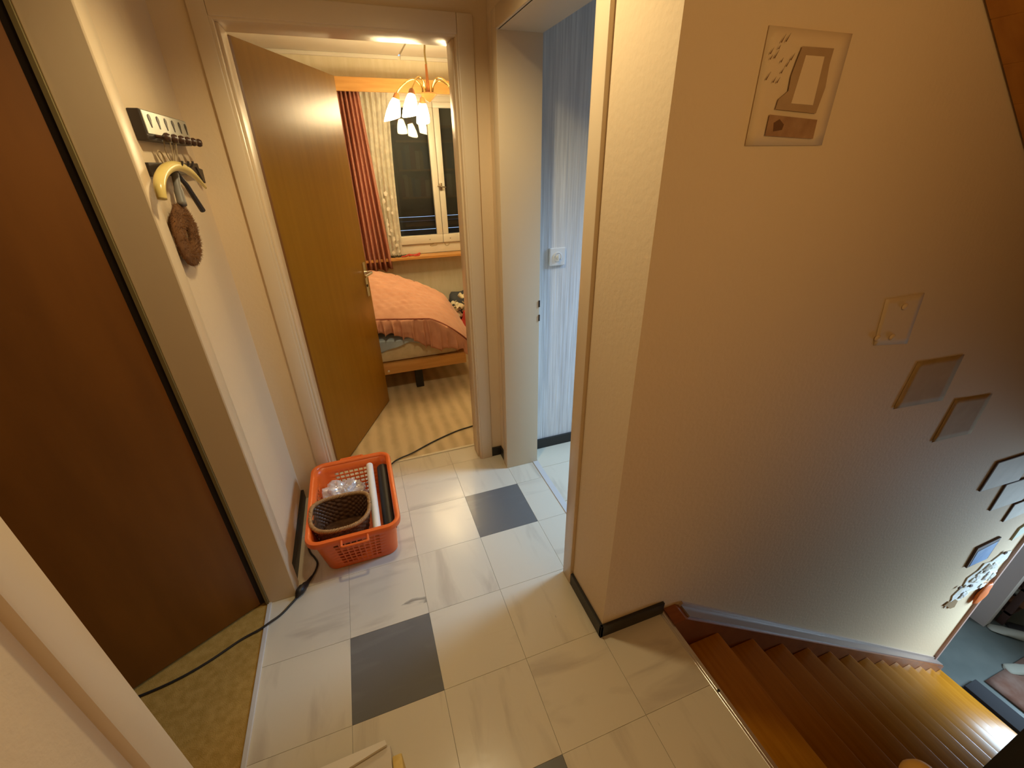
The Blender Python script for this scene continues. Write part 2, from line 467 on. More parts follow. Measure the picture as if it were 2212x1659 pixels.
# ---- tall stairwell wall
w = MB()
w.box(1.19, 4.415, -0.016, 0.125, LZ, HZ)
struct("wall_stairwell", w, WALL, "tall brown shaded stairwell wall with papers pinned to it", "wall")
# walls that close the hall behind and beside the camera
w = MB()
w.box(-0.325, 1.27, -2.1, -2.0, 0, HZ)
w.box(1.17, 1.27, -2.0, -1.15, LZ, HZ)
w.box(1.27, 6.5, -1.25, -1.15, LZ, HZ)
struct("wall_near", w, WALL, "cream wall behind the camera closing the hall and stairwell", "wall")
# ceiling of the hall
c = MB(); c.box(-0.325, 1.12, -2.1, 1.345, HZ, HZ + 0.1); c.box(1.12, 5.0, -1.25, 0.125, HZ, HZ + 0.1)
struct("ceiling", c, CEIL, "flat white hall ceiling above the frame", "ceiling")
# sloping wooden soffit over the stairs, board by board
sof = thing("ceiling_soffit", (1.6, -0.55, 2.0), "sloping brown pine boarded ceiling over the stairs, upper right", "ceiling", None, 'structure')
SL = -0.69


def sz(x): return 1.911 + SL * (x - 1.717)


x = 0.94
while x < 4.9:
    x2 = x + 0.118
    m_ = MB()
    pts = [(x + 0.0015, -1.15, sz(x + 0.0015)), (x2 - 0.0015, -1.15, sz(x2 - 0.0015)), (x2 - 0.0015, -0.022, sz(x2 - 0.0015)), (x + 0.0015, -0.022, sz(x + 0.0015))]
    m_.prism(pts, (0, 0, 0.018)).build("board", SOFFIT, sof)
    x = x2
m_ = MB(); m_.prism([(0.94, -1.15, sz(0.94) + 0.02), (4.95, -1.15, sz(4.95) + 0.02), (4.95, -0.016, sz(4.95) + 0.02), (0.94, -0.016, sz(0.94) + 0.02)], (0, 0, 0.03)).build("backing", STRING, sof)

# ---- hall floor: screed and single tiles
fl = thing("floor", (0, 0, 0), "hall floor of pale marbled tiles with single grey tiles", "floor", None, 'structure')
m_ = MB(); m_.box(-0.31, 1.165, -2.0, 1.345, -0.2, -0.0042)
m_.build("floor_slab", SCREED, fl)
S = 0.30
cache = {}
for i in range(-2, 4):
    for j in range(-7, 5):
        x0, x1, y0, y1 = i * S, (i + 1) * S, j * S, (j + 1) * S
        x0 = max(x0, -0.31); x1 = min(x1, 1.165 if j < 0 else 1.056); y1 = min(y1, 1.345)
        if i == -1: x0 = -0.31
        if i == -2: continue
        if x1 - x0 < 0.02 or y1 - y0 < 0.02: continue
        pieces = [(x0, x1, y0, y1)]
        for (a, b_, c_, d_) in pieces:
            dark = (i, j) in ((0, 0), (2, 2), (1, -2), (3, -4), (0, -5))
            key = (round(b_ - a, 3), round(d_ - c_, 3), dark)
            cx, cy = (a + b_) / 2, (c_ + d_) / 2
            if key not in cache:
                mb = MB(); g = 0.0004
                mb.box(-(b_ - a) / 2 + g, (b_ - a) / 2 - g, -(d_ - c_) / 2 + g, (d_ - c_) / 2 - g, -0.004, 0.0, 0.0007)
                o = mb.build("tile", GREYT if dark else MARBLE, None)
                o.parent = fl; o.location = (cx, cy, 0); cache[key] = o
            else:
                dup(cache[key], fl, (cx, cy, 0))
for o in list(fl.children):
    if o.name.startswith("tile") and o.data.materials[0] == GREYT: o["label"] = "plain grey tile"
# pier stands on part of the floor; black skirting boards
def skirting(name, boxes, label):
    mb = MB()
    for bx in boxes: mb.box(*bx, 0.002)
    return struct(name, mb, BLACKSK, label, "skirting board")


skirting("baseboard_right", [(0.888, 0.9, -0.028, 0.222, 0, 0.062), (0.888, 1.172, -0.028, -0.016, 0, 0.062)], "black skirting board wrapped around the pier corner")
skirting("baseboard_back", [(0.845, 0.908, 1.188, 1.2, 0, 0.058), (0.898, 0.908, 1.11, 1.2, 0, 0.058)], "short black skirting board in the niche between the two doorways")
skirting("baseboard_left", [(-0.225, -0.211, 0.645, 1.2, 0, 0.058)], "black skirting board on the hall wall behind the orange basket")

# stair edge strip of the landing
t = MB(); t.box(1.160, 1.180, -1.15, -0.018, -0.03, 0.0015, 0.001); t.box(1.168, 1.182, -1.15, -0.018, -0.04, 0.003, 0.001)
st = struct("trim_1", t, ALU, "metal edging strip between tiled landing and stairs", "trim")
MB().lathe([(0.0001, 0.0032), (0.005, 0.0032), (0.005, 0.002)], (1.171, -0.325, 0.001), n=10).build("screw", BLACKSK, st)
# threshold strips
struct("trim_2", MB().box(-0.06, 0.782, 1.335, 1.352, -0.01, 0.006, 0.002), mat("cream_strip", (0.74, 0.66, 0.48), 0.4), "cream threshold strip at the bedroom carpet edge", "trim")
struct("trim_3", MB().box(1.055, 1.088, 0.285, 1.05, -0.01, 0.004, 0.002), STRIP, "grey threshold strip in the bathroom doorway", "trim")
struct("trim_4", MB().box(-0.318, -0.302, -0.255, 0.575, -0.01, 0.005, 0.002), STRIP, "pale threshold strip between tiles and ochre carpet", "trim")

# ---- bathroom
bf = thing("floor_bathroom", (1.7, 0.6, 0), "pale bluish bathroom floor beyond the narrow doorway", "floor", None, 'structure')
MB().box(1.085, 2.9, 0.125, 1.17, -0.2, -0.004).build("floor_slab", SCREED, bf)
for i in range(6):
    for j in range(4):
        a = 1.088 + i * S; c_ = 0.13 + 0.25 - 0.3 + j * S
        y0 = max(c_, 0.127); y1 = min(c_ + S, 1.168)
        if y1 - y0 < 0.02: continue
        MB().box(a + 0.0008, a + S - 0.0008, y0 + 0.0008, y1 - 0.0008, -0.004, 0, 0.0008).build("tile", MARBLE, bf)
w = MB(); w.box(1.085, 2.9, 1.17, 1.34, 0, HZ); w.box(2.9, 3.0, 0.125, 1.34, 0, HZ); w.box(1.085, 2.9, 0.125, 0.135, 0, HZ); w.box(1.085, 3.0, 0.125, 1.34, HZ, HZ + 0.05)
struct("wall_bathroom", w, BATHWALL, "bluish ribbed wallpaper inside the bathroom", "wall")
skirting("baseboard_bathroom", [(1.085, 2.9, 1.157, 1.17, 0, 0.066)], "black skirting board under the ribbed bathroom wallpaper")
# switch
sw = thing("light_switch", (1.2275, 1.17, 1.17), "square white rotary light switch on the bathroom wallpaper", "switch")
MB().box(1.183, 1.272, 1.156, 1.1695, 1.126, 1.214, 0.004).build("plate", SWITCH, sw)
MB().lathe([(0.024, 0), (0.024, 0.004), (0.020, 0.005), (0.020, 0.002), (0.0001, 0.002)], (1.2275, 1.156, 1.17), (0, -1, 0), 24).build("dial_ring", SWITCH, sw, 40)
MB().lathe([(0.010, 0), (0.009, 0.010), (0.0001, 0.012)], (1.2275, 1.155, 1.168), (0, -1, 0), 16).box(1.2235, 1.2315, 1.141, 1.150, 1.150, 1.186, 0.002).build("dial_knob", SWITCH, sw, 40)

# ---- stairs
stair = thing("staircase", (1.18, -0.5, LZ), "brown wooden staircase going down beside the shaded wall", "staircase", None, 'structure')
NR = 14; RUN = 0.2475; RISE = 0.18; SX = 1.18
YA, YB = -0.80, -0.085
tr0 = rs0 = None
for k in range(1, NR + 1):
    xa = SX + (k - 1) * RUN; z0 = -RISE * (k - 1)
    # riser k drops from level k-1 to level k
    if rs0 is None:
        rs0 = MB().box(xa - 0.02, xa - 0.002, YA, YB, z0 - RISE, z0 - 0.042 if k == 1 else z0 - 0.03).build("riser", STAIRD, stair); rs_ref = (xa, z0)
    else:
        dup(rs0, stair, (xa - rs_ref[0], 0, z0 - rs_ref[1]))
    if k < NR:
        if tr0 is None:
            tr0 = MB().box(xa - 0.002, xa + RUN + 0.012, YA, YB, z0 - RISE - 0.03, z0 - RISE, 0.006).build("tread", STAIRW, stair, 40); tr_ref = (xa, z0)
        else:
            dup(tr0, stair, (xa - tr_ref[0], 0, z0 - tr_ref[1]))
xe = SX + (NR - 1) * RUN
k_ = -RISE / RUN


def stz(x): return 0.012 + k_ * (x - 1.235)


pts = [(1.182, -0.017, 0.012), (1.235, -0.017, stz(1.235)), (xe + 0.05, -0.017, stz(xe + 0.05)), (xe + 0.05, -0.017, LZ), (xe - 0.35, -0.017, LZ), (1.182, -0.017, -0.36)]
MB().prism(pts, (0, -0.068, 0)).build("stringer", STRING, stair)
cap = MB(); cap.obox((1.262, -0.046, stz(1.262) + 0.004), (xe + 0.05, -0.046, stz(xe + 0.05) + 0.004), 0.056, 0.008); cap.build("stringer_cap", LILAC, stair, label="top edge with reflected light put in as lilac grey")  # lilac colour stands in for light reflected off the glossy top
MB().obox((1.262, -0.021, stz(1.262) + 0.012), (xe + 0.05, -0.021, stz(xe + 0.05) + 0.012), 0.010, 0.024).build("stringer_bead", mat("lilac_bead", (0.40, 0.30, 0.24), 0.35), stair, label="paler bead along the wall")
# carriage below the steps so that nothing is open
MB().prism([(1.17, YA, -0.23), (1.17, YA, -0.5), (xe - 0.6, YA, LZ), (xe - 0.28, YA, LZ)], (0, YB - YA, 0)).build("carriage", STRING, stair)

# black balustrade panel on the open side of the stairs
MB().prism([(1.20, -0.787, -0.12), (1.20, -0.787, 0.88), (1.26, -0.787, 0.90), (xe + 0.1, -0.787, stz(xe + 0.1) + 0.86), (xe + 0.1, -0.787, LZ), (xe - 0.1, -0.787, LZ)], (0, -0.045, 0)).build("balustrade", BLACKB, stair, label="black balustrade panel")

struct("floor_void_cover", MB().box(1.166, 4.9, -1.15, -0.834, -0.2, -0.004), SCREED, "slab added behind the black balustrade to shut out the sky", "floor")  # added slab, covers the void so no sky light comes through
# ---- lower hall
MB_ = MB().box(xe - 0.4, 6.6, -2.0, 1.6, LZ - 0.1, LZ)
struct("floor_lower", MB_, GREENFL, "grey green floor of the lower hall at the foot of the stairs", "floor")
w = MB(); w.box(6.5, 6.6, -2.0, 1.6, LZ, -0.2); w.box(4.415, 6.6, 1.6, 1.7, LZ, -0.2); w.box(4.415, 6.6, -1.25, 1.6, -0.25, -0.2)
w.box(4.9, 5.0, -1.25, 0.125, -0.2, HZ)
struct("wall_lower", w, WALL, "pale wall closing the lower hall", "wall")
struct("trim_5", MB().box(4.395, 4.430, -0.034, 0.126, LZ, -0.25, 0.003), mat("pinkish_wood_trim", (0.50, 0.33, 0.27), 0.4), "pinkish wooden corner trim at the end of the stairwell wall", "trim")
struct("wall_post", MB().box(5.45, 5.56, 0.055, 0.32, LZ, -0.25), BEIGEP, "beige wall end beside the shoe rack in the lower hall", "wall")

# ---- left room behind the brown door
lf = MB().box(-2.2, -0.318, -1.2, 1.6, -0.1, 0.0)
struct("floor_left_room", lf, OCHRE, "ochre carpet of the dark room behind the brown door", "floor")
w = MB(); w.box(-2.3, -2.2, -1.2, 1.6, 0, HZ); w.box(-2.2, -0.325, 1.5, 1.6, 0, HZ); w.box(-2.2, -0.325, -1.3, -1.2, 0, HZ); w.box(-2.3, -0.325, -1.3, 1.6, HZ, HZ + 0.1)
struct("wall_left_room", w, WALL, "wall of the unlit room behind the brown door", "wall")

# ---- door_2 : brown door with its frame
d2 = thing("door_2", (-0.28, 0.575, 0), "brown door with its dim light painted in, ajar in a cream frame at the near left", "door", None, 'structure')
f = MB()
f.box(-0.312, -0.206, 0.572, 0.590, 0, 2.05, 0.003)            # far jamb lining
f.build("jamb", PAINT, d2)
f = MB(); f.box(-0.226, -0.204, 0.5725, 0.640, 0, 2.11, 0.005); f.build("casing", PAINT, d2, 40)
f = MB(); f.box(-0.240, -0.206, -0.315, -0.252, 0, 2.11, 0.005); f.build("casing", PAINT, d2, 40)
f = MB(); f.box(-0.226, -0.206, -0.252, 0.5725, 2.048, 2.11, 0.005); f.build("casing", PAINT, d2, 40)
f = MB(); f.box(-0.325, -0.212, -0.264, -0.253, 0, 2.05); f.box(-0.325, -0.212, -0.253, 0.572, 2.040, 2.052); f.build("jamb", PAINT, d2)
MB().box(-0.322, -0.312, 0.566, 0.585, 0, 2.04).build("seal", mat("olive_seal", (0.22, 0.17, 0.07), 0.6), d2)
# leaf
hp = Vector((-0.330, 0.578, 0)); dv = Vector((-0.387, -0.214, 0)).normalized(); nv = Vector((-dv.y, dv.x, 0))
leaf = MB(); a = hp + dv * 0.014; b_ = hp + dv * 0.82
pts = [a, b_, b_ - nv * 0.04, a - nv * 0.04]
pts = [Vector((p.x, p.y, 0.012)) for p in pts]
leaf.prism(pts, (0, 0, 2.01)).build("leaf", BROWNWOOD, d2)
pts = [hp - dv * 0.004, hp + dv * 0.020, hp + dv * 0.020 - nv * 0.045, hp - dv * 0.004 - nv * 0.045]
MB().prism([Vector((p.x, p.y, 0.005)) - nv * 0.003 for p in pts], (0, 0, 2.02)).build("hinge_edge", SEAL, d2)

# ---- door_1 : bedroom door
d1 = thing("door_1", (0.36, 1.27, 0), "honey coloured bedroom door opened inwards in a cream frame", "door", None, 'structure')
f = MB(); f.box(-0.113, -0.058, 1.182, 1.205, 0, 2.108, 0.004); f.build("casing", PAINT, d1, 40)
f = MB(); f.box(0.780, 0.845, 1.182, 1.205, 0, 2.108, 0.004); f.build("casing", PAINT, d1, 40)
f = MB(); f.box(-0.058, 0.780, 1.182, 1.205, 2.042, 2.108, 0.004); f.build("casing", PAINT, d1, 40)
f = MB(); f.box(-0.066, -0.048, 1.186, 1.348, 0, 2.044, 0.003); f.box(-0.050, -0.038, 1.215, 1.345, 0, 2.034, 0.003); f.build("jamb", PAINT, d1, 40)
f = MB(); f.box(0.772, 0.790, 1.186, 1.348, 0, 2.044, 0.003); f.box(0.764, 0.774, 1.215, 1.3, 0, 2.034, 0.003); f.build("jamb", PAINT, d1, 40)
f = MB(); f.box(-0.05, 0.774, 1.186, 1.348, 2.034, 2.050, 0.003); f.build("lintel", PAINT, d1, 40)
hp = Vector((-0.036, 1.362, 0)); dv = Vector((0.361, 0.773, 0)).normalized(); nv = Vector((-dv.y, dv.x, 0))
a = hp; b_ = hp + dv * 0.838
pts = [a, b_, b_ + nv * 0.04, a + nv * 0.04]
LF = MB().prism([Vector((p.x, p.y, 0.01)) for p in pts], (0, 0, 2.02)).build("leaf", HONEY, d1)
MB().prism([Vector((p.x, p.y, 0.005)) - dv * 0.014 - nv * 0.004 for p in (hp, hp + dv * 0.016, hp + dv * 0.016 + nv * 0.03, hp + nv * 0.03)], (0, 0, 2.02)).build("hinge_edge", mat("brown_rebate", (0.20, 0.075, 0.012), 0.5), d1)


def on_leaf(u, z, out): return hp + dv * u - nv * out + Vector((0, 0, z))


pl = MB()
pl.prism([on_leaf(0.775, 0.83, 0), on_leaf(0.807, 0.83, 0), on_leaf(0.807, 1.05, 0), on_leaf(0.775, 1.05, 0)], -nv * 0.006)
pl.build("handle_plate", CHROME, d1, label="steel plate")
hd = MB(); hd.tube(smoothpath([on_leaf(0.79, 0.985, 0), on_leaf(0.79, 0.985, 0.04), on_leaf(0.775, 0.985, 0.05), on_leaf(0.68, 0.983, 0.05)], 5), 0.009, 8)
hd.build("door_handle", CHROME, d1, 60, label="steel lever")
MB().tube([on_leaf(0.79, 0.90, 0.005), on_leaf(0.79, 0.90, 0.008)], 0.009, 8).build("keyhole", SEAL, d1)

# ---- door_3 : bathroom door frame (the leaf is swung out of view)
d3 = thing("door_3", (0.99, 0.66, 0), "cream frame of the narrow bathroom doorway", "door", None, 'structure')
f = MB(); f.box(0.893, 0.915, 1.0485, 1.108, 0, 2.10, 0.002); f.build("casing", PAINT, d3, 40)
f = MB(); f.box(0.886, 0.908, 0.222, 0.288, 0, 2.10, 0.004); f.build("casing", PAINT, d3, 40)
f = MB(); f.box(0.890, 0.908, 0.288, 1.046, 2.034, 2.10, 0.004); f.build("casing", PAINT, d3, 40)
f = MB(); f.box(0.8935, 1.084, 1.046, 1.062, 0, 2.05, 0.003); f.build("jamb", PAINT, d3, 40)
f = MB(); f.box(0.890, 1.084, 0.274, 0.290, 0, 2.05, 0.003); f.build("jamb", PAINT, d3, 40)
f = MB(); f.box(0.897, 1.084, 0.288, 1.048, 2.034, 2.052, 0.003); f.build("lintel", PAINT, d3, 40)
MB().box(1.078, 1.0855, 1.043, 1.0475, 0.957, 0.990).build("strike_hole", SEAL, d3)
MB().box(1.079, 1.0855, 1.043, 1.0475, 0.885, 0.917).build("strike_hole", SEAL, d3)

# ================================================================== BEDROOM
BY = 3.6
struct("floor_bedroom", MB().box(-1.9, 3.2, 1.345, 3.75, -0.1, 0.0), CARPET, "beige ribbed carpet of the bedroom", "floor")
w = MB()
w.box(-1.9, 0.62, BY, BY + 0.14, 0, 2.40); w.box(1.62, 3.2, BY, BY + 0.14, 0, 2.40)
w.box(0.62, 1.62, BY, BY + 0.14, 0, 0.80); w.box(0.62, 1.62, BY, BY + 0.14, 2.13, 2.40)
w.box(-2.0, -1.9, 1.345, BY, 0, 2.40); w.box(3.2, 3.3, 1.345, BY, 0, 2.40)
w.box(-1.9, -0.115, 1.346, 1.356, 0, 2.40); w.box(0.80, 3.2, 1.346, 1.356, 0, 2.40); w.box(-0.115, 0.80, 1.346, 1.356, 2.06, 2.40)
struct("wall_bedroom", w, BEDWALL, "yellowish wallpapered bedroom walls", "wall")
cb = thing("ceiling_bedroom", (0.6, 2.5, 2.40), "cream panelled bedroom ceiling", "ceiling", None, 'structure')
for a, b_ in ((-1.9, -0.34), (-0.33, 0.875), (0.889, 2.09), (2.10, 3.2)):
    MB().box(a, b_, 1.35, BY, 2.40, 2.412, 0.002).build("panel", CEIL, cb)
MB().box(-1.9, 3.2, 1.35, BY, 2.412, 2.45).build("backing", mat("ceiling_joint", (0.62, 0.55, 0.40), 0.8), cb)
struct("trim_6", MB().box(-1.9, 0.872, BY - 0.022, BY - 0.0005, 2.372, 2.3995, 0.004).box(0.891, 3.2, BY - 0.022, BY - 0.0005, 2.372, 2.3995, 0.004), CEIL, "pale cornice strip along the bedroom ceiling", "trim")

# window
wn = thing("window_1", (1.12, BY, 0.8), "white casement window with dark panes behind the chandelier", "window", None, 'structure')
f = MB()
f.box(0.62, 1.62, BY + 0.0, BY + 0.07, 0.805, 0.895, 0.003); f.box(0.62, 1.62, BY, BY + 0.07, 2.085, 2.13, 0.003)
f.box(0.62, 0.66, BY, BY + 0.07, 0.895, 2.085, 0.003); f.box(1.58, 1.62, BY, BY + 0.07, 0.895, 2.085, 0.003)
f.build("frame", WINW, wn, 40)


def sash(x0, x1, hl):
    s_ = MB()
    s_.box(x0, x1, BY - 0.022, BY + 0.03, 0.90, 0.978, 0.004); s_.box(x0, x1, BY - 0.022, BY + 0.03, 2.04, 2.085, 0.004)
    s_.box(x0, x0 + 0.055, BY - 0.022, BY + 0.03, 0.978, 2.04, 0.004); s_.box(x1 - 0.055, x1, BY - 0.022, BY + 0.03, 0.978, 2.04, 0.004)
    o = s_.build("sash", WINW, wn, 40)
    MB().box(x0 + 0.05, x1 - 0.05, BY + 0.004, BY + 0.009, 0.97, 2.05).build("pane", GLASS, o)
    return o


s1 = sash(0.655, 1.118, 1); s2 = sash(1.122, 1.585, 0)
hd = MB(); hd.box(1.122, 1.150, BY - 0.032, BY - 0.022, 1.375, 1.440, 0.003)
hd.tube(smoothpath([(1.136, BY - 0.03, 1.408), (1.136, BY - 0.055, 1.408), (1.15, BY - 0.058, 1.406), (1.178, BY - 0.056, 1.402)], 4), 0.006, 8)
hd.tube([(1.105, BY - 0.03, 1.415), (1.125, BY - 0.034, 1.412)], 0.005, 6)
hd.build("window_handle", mat("brown_metal", (0.40, 0.33, 0.24), 0.3, metal=0.8), wn, 50)
MB().lathe([(0.005, 0), (0.004, 0.003), (0.0001, 0.003)], (0.985, BY - 0.022, 0.935), (0, -1, 0), 8).lathe([(0.005, 0), (0.004, 0.003), (0.0001, 0.003)], (1.19, BY - 0.022, 0.935), (0, -1, 0), 8).build("screw_cap", mat("screw_grey", (0.2, 0.17, 0.12), 0.4), wn)
# shutter slats behind the panes
k = 0; z = 0.90
sh0 = None
while z < 2.12:
    gap = {2: 0.0045, 4: 0.0012, 5: 0.0040}.get(k, 0.0002)
    if k > 7: gap = 0.0
    hh = 0.040 - gap
    s_ = MB(); s_.box(0.63, 1.61, BY + 0.105, BY + 0.115, z, z + hh)
    s_.build("slat", SHUT, wn)
    z += 0.040; k += 1
# hooks below the sash
hk = MB()
hk.tube(smoothpath([(1.02, BY - 0.012, 0.893), (0.985, BY - 0.02, 0.882), (0.995, BY - 0.03, 0.872), (1.045, BY - 0.02, 0.876), (1.05, BY - 0.012, 0.888)], 5), 0.0025, 6)
hk.tube(smoothpath([(1.13, BY - 0.012, 0.893), (1.14, BY - 0.03, 0.868), (1.165, BY - 0.03, 0.872), (1.175, BY - 0.015, 0.888)], 5), 0.0025, 6)
hk.build("hook", mat("dull_brass_hook", (0.40, 0.30, 0.14), 0.4, metal=0.7), wn, 60)
struct("trim_7", MB().box(0.10, 2.2, BY - 0.14, BY - 0.001, 0.775, 0.802, 0.004), PINE, "orange pine window sill board", "trim")
struct("trim_8", MB().box(-0.3, 2.3, BY - 0.205, BY - 0.185, 2.12, 2.215, 0.003).box(-0.3, 2.3, BY - 0.185, BY - 0.001, 2.195, 2.215), PINE, "orange pine pelmet board above the window", "trim")

# curtains
cu = thing("curtain", (0.42, BY - 0.15, 0.72), "salmon pink pleated curtain gathered beside the window", "curtain")


def curt(u, v):
    # v=0 bottom
    zz = 0.70 + v * 1.46
    xl = 0.30 + 0.02 * v; xr = 0.585 - 0.075 * v
    x_ = xl + (xr - xl) * u
    amp = 0.020 + 0.012 * (1 - v)
    y_ = BY - 0.135 + amp * math.sin(u * 2 * math.pi * 6.2 + 0.5 * math.sin(v * 3)) + 0.008 * math.sin(u * 31 + v * 4)
    return Vector((x_, y_, zz - 0.012 * (1 - v) * math.sin(u * 19)))


MB().grid(curt, 90, 14).build("drape", PINK, cu, 180, solid=0.003)
MB().tube([(-0.28, BY - 0.135, 2.175), (2.25, BY - 0.135, 2.175)], 0.008, 8).build("rail", WINW, cu)
lc = thing("curtain", (0.63, BY - 0.09, 0.83), "sheer white lace curtain bunched at the window edge", "curtain")


def lace(u, v):
    zz = 0.812 + v * 1.33
    xl = 0.44; xr = 0.70 + 0.05 * (v ** 2)
    x_ = xl + (xr - xl) * u
    y_ = BY - 0.078 + 0.014 * math.sin(u * 2 * math.pi * 7 + 0.6 * math.sin(v * 4)) + 0.005 * math.sin(u * 40 + v * 7)
    return Vector((x_, y_, zz))


MB().grid(lace, 84, 16).build("drape", LACE, lc, 180)
fr = MB()
for q in range(34):
    u = random.random(); v = random.random() * 0.42
    p = lace(u, v) + Vector((0, -0.006, 0))
    n_ = 5; r_ = random.uniform(0.010, 0.020)
    ring = [p + Vector((math.cos(2 * math.pi * i / n_ + q) * r_, -0.002 * (i % 2), math.sin(2 * math.pi * i / n_ + q) * r_ * 1.3)) for i in range(n_)]
    fr.b.faces.new([fr.b.verts.new(x_) for x_ in ring])
fr.build("lace_flowers", mat("white_lace_flower", (0.92, 0.88, 0.76), 0.8), lc, kind="stuff")
# sill clutter
sc_ = thing("bead_string", (0.66, BY - 0.12, 0.802), "dark beaded string lying on the window sill", "string")
bd = MB()
for q in range(16):
    bd.ball((0.575 + q * 0.0098, BY - 0.10 + 0.012 * math.sin(q * 1.3), 0.8115 + 0.003 * (q % 2)), 0.0095, sub=1)
bd.build("bead", mat("dark_bead", (0.07, 0.06, 0.03), 0.5), sc_, kind="stuff")
rb = MB()
rb.tube(smoothpath([(0.68, BY - 0.115, 0.809), (0.72, BY - 0.12, 0.812), (0.755, BY - 0.095, 0.820), (0.79, BY - 0.095, 0.812), (0.83, BY - 0.095, 0.816), (0.86, BY - 0.09, 0.825), (0.845, BY - 0.11, 0.810), (0.80, BY - 0.11, 0.809)], 5), 0.0065, 8)
rb.ball((0.765, BY - 0.10, 0.815), 0.014, (1.4, 1, 0.8), 2, 0.4, 3)
tag(rb.build("ribbon", mat("red_ribbon", (0.62, 0.06, 0.03), 0.5), None, 60), "crumpled red ribbon on the window sill", "ribbon")

# chandelier
LX, LY, LZ2 = 0.933, 2.70, 2.02
ch = thing("chandelier", (LX, LY, 2.40), "five-armed brass chandelier with lit white glass shades", "chandelier")
MB().lathe([(0.045, 0), (0.045, -0.015), (0.012, -0.045)], (LX, LY, 2.40), n=20, closed_top=True, closed_bot=True).build("ceiling_rose", BRASS, ch, 40)
MB().tube(smoothpath([(LX, LY, 2.36), (LX + 0.003, LY, 2.31), (LX - 0.002, LY, 2.26), (LX + 0.002, LY, 2.20)], 4), 0.006, 8).build("cord", mat("twisted_cord", (0.42, 0.30, 0.10), 0.6), ch)
MB().tube([(LX, LY, 2.20), (LX, LY, 2.045)], [0.007, 0.013], 10).build("rod", COPPER, ch, 60)
MB().lathe([(0.002, 0.022), (0.055, 0.018), (0.058, 0.010), (0.012, -0.032), (0.0001, -0.036)], (LX, LY, LZ2), n=8).build("cup", COPPER, ch, 30)
for q, (ang) in enumerate((168, 230, 308, 20, 92)):
    a = math.radians(ang); ca, sa = math.cos(a), math.sin(a)
    R_ = 0.215
    P_ = lambda r, z: Vector((LX + ca * r, LY + sa * r, z))
    arm = MB().tube(smoothpath([P_(0.035, LZ2 + 0.015), P_(0.045, LZ2 + 0.06), P_(0.085, LZ2 + 0.095), P_(0.14, LZ2 + 0.085), P_(R_ - 0.012, LZ2 + 0.035), P_(R_ + 0.003, LZ2 + 0.005)], 5), 0.0055, 8)
    armo = arm.build("arm", BRASS, ch, 60)
    ax = Vector((ca * 0.36, sa * 0.36, -1)).normalized()
    hold = MB().lathe([(0.008, -0.012), (0.018, -0.004), (0.024, 0.026), (0.0001, 0.026)], P_(R_ + 0.002, LZ2 + 0.008), ax, 14).build("shade_holder", COPPER, ch, 40)
    top = P_(R_ + 0.002, LZ2 + 0.008) + ax * 0.022
    sh_ = MB()
    n_ = 20
    prof = [(0.016, 0), (0.026, 0.012), (0.036, 0.040), (0.044, 0.075), (0.048, 0.105), (0.049, 0.132)]
    ref = Vector((ca, sa, 0)); u_ = (ref - ax * ref.dot(ax)).normalized(); v_ = ax.cross(u_)
    rings = []
    for (r, h) in prof:
        ring = []
        for kk in range(n_):
            th = 2 * math.pi * kk / n_
            cut = 1 + 0.24 * math.cos(th) * (h / 0.132) ** 2     # slanting lower rim
            ring.append(sh_.b.verts.new(top + ax * h * cut + (u_ * math.cos(th) + v_ * math.sin(th)) * r))
        rings.append(ring)
    for r1, r2 in zip(rings[:-1], rings[1:]):
        for kk in range(n_): sh_.b.faces.new((r1[kk], r1[(kk + 1) % n_], r2[(kk + 1) % n_], r2[kk]))
    sh_.build("shade", SHADE, ch, 180, solid=0.002)

# bed, long side towards the doorway
bed = thing("bed", (0.0, 2.65, 0), "low pine bed with beige mattress, its side towards the doorway", "bed")
BYF = 2.2
MB().box(-1.05, 0.955, BYF, BYF + 0.028, 0.185, 0.272, 0.004).build("side_rail", PINE, bed, 40)
MB().box(-1.05, 0.955, 3.17, 3.198, 0.185, 0.272, 0.004).build("side_rail", PINE, bed, 40)
MB().box(0.93, 0.957, BYF + 0.028, 3.17, 0.185, 0.272, 0.004).build("end_rail", PINE, bed, 40)
MB().box(-1.05, -1.02, BYF + 0.028, 3.17, 0.185, 0.60, 0.004).build("headboard", PINE, bed, 40)
MB().box(-1.02, 0.93, BYF + 0.028, 3.17, 0.24, 0.27).build("slat_base", PINE, bed)
MB().box(-1.0, 0.905, BYF + 0.022, 3.15, 0.272, 0.435, 0.03).build("mattress", MATTR, bed, 40)
for lx, ly in ((0.58, 2.30), (0.58, 3.08), (-0.8, 2.30), (-0.8, 3.08)):
    MB().box(lx - 0.03, lx + 0.03, ly - 0.025, ly + 0.025, 0, 0.24, 0.003).build("leg", BLACKSK, bed)
MB().lathe([(0.010, 0), (0.009, 0.004), (0.0001, 0.005)], (0.352, BYF, 0.215), (0, -1, 0), 10).build("bolt", CHROME, bed)

# blue satin sheet hanging over the mattress edge
bs = thing("sheet", (0.1, 2.25, 0.43), "crumpled light blue satin sheet on the mattress", "sheet")


def bsh(u, v):
    x_ = -0.45 + 1.12 * u
    if v < 0.45:
        t = v / 0.45
        y_ = BYF + 0.016 - 0.010 * math.sin(u * 23 + 2) * (1 - t) - 0.008; z_ = 0.375 + 0.075 * t + 0.018 * math.sin(u * 17) * (1 - t) - 0.006 * math.sin(u * 41)
        z_ += 0.055 * max(0, u - 0.72) * (1 - t) * 3
    else:
        t = (v - 0.45) / 0.55
        y_ = BYF + 0.012 + 0.5 * t; z_ = 0.452 + 0.06 * min(1, t * 3) + 0.012 * noise.noise(Vector((u * 9, t * 5, 0)))
    return Vector((x_, y_, z_))


MB().grid(bsh, 60, 16).build("satin", BLUESH, bs, 180, solid=0.006)

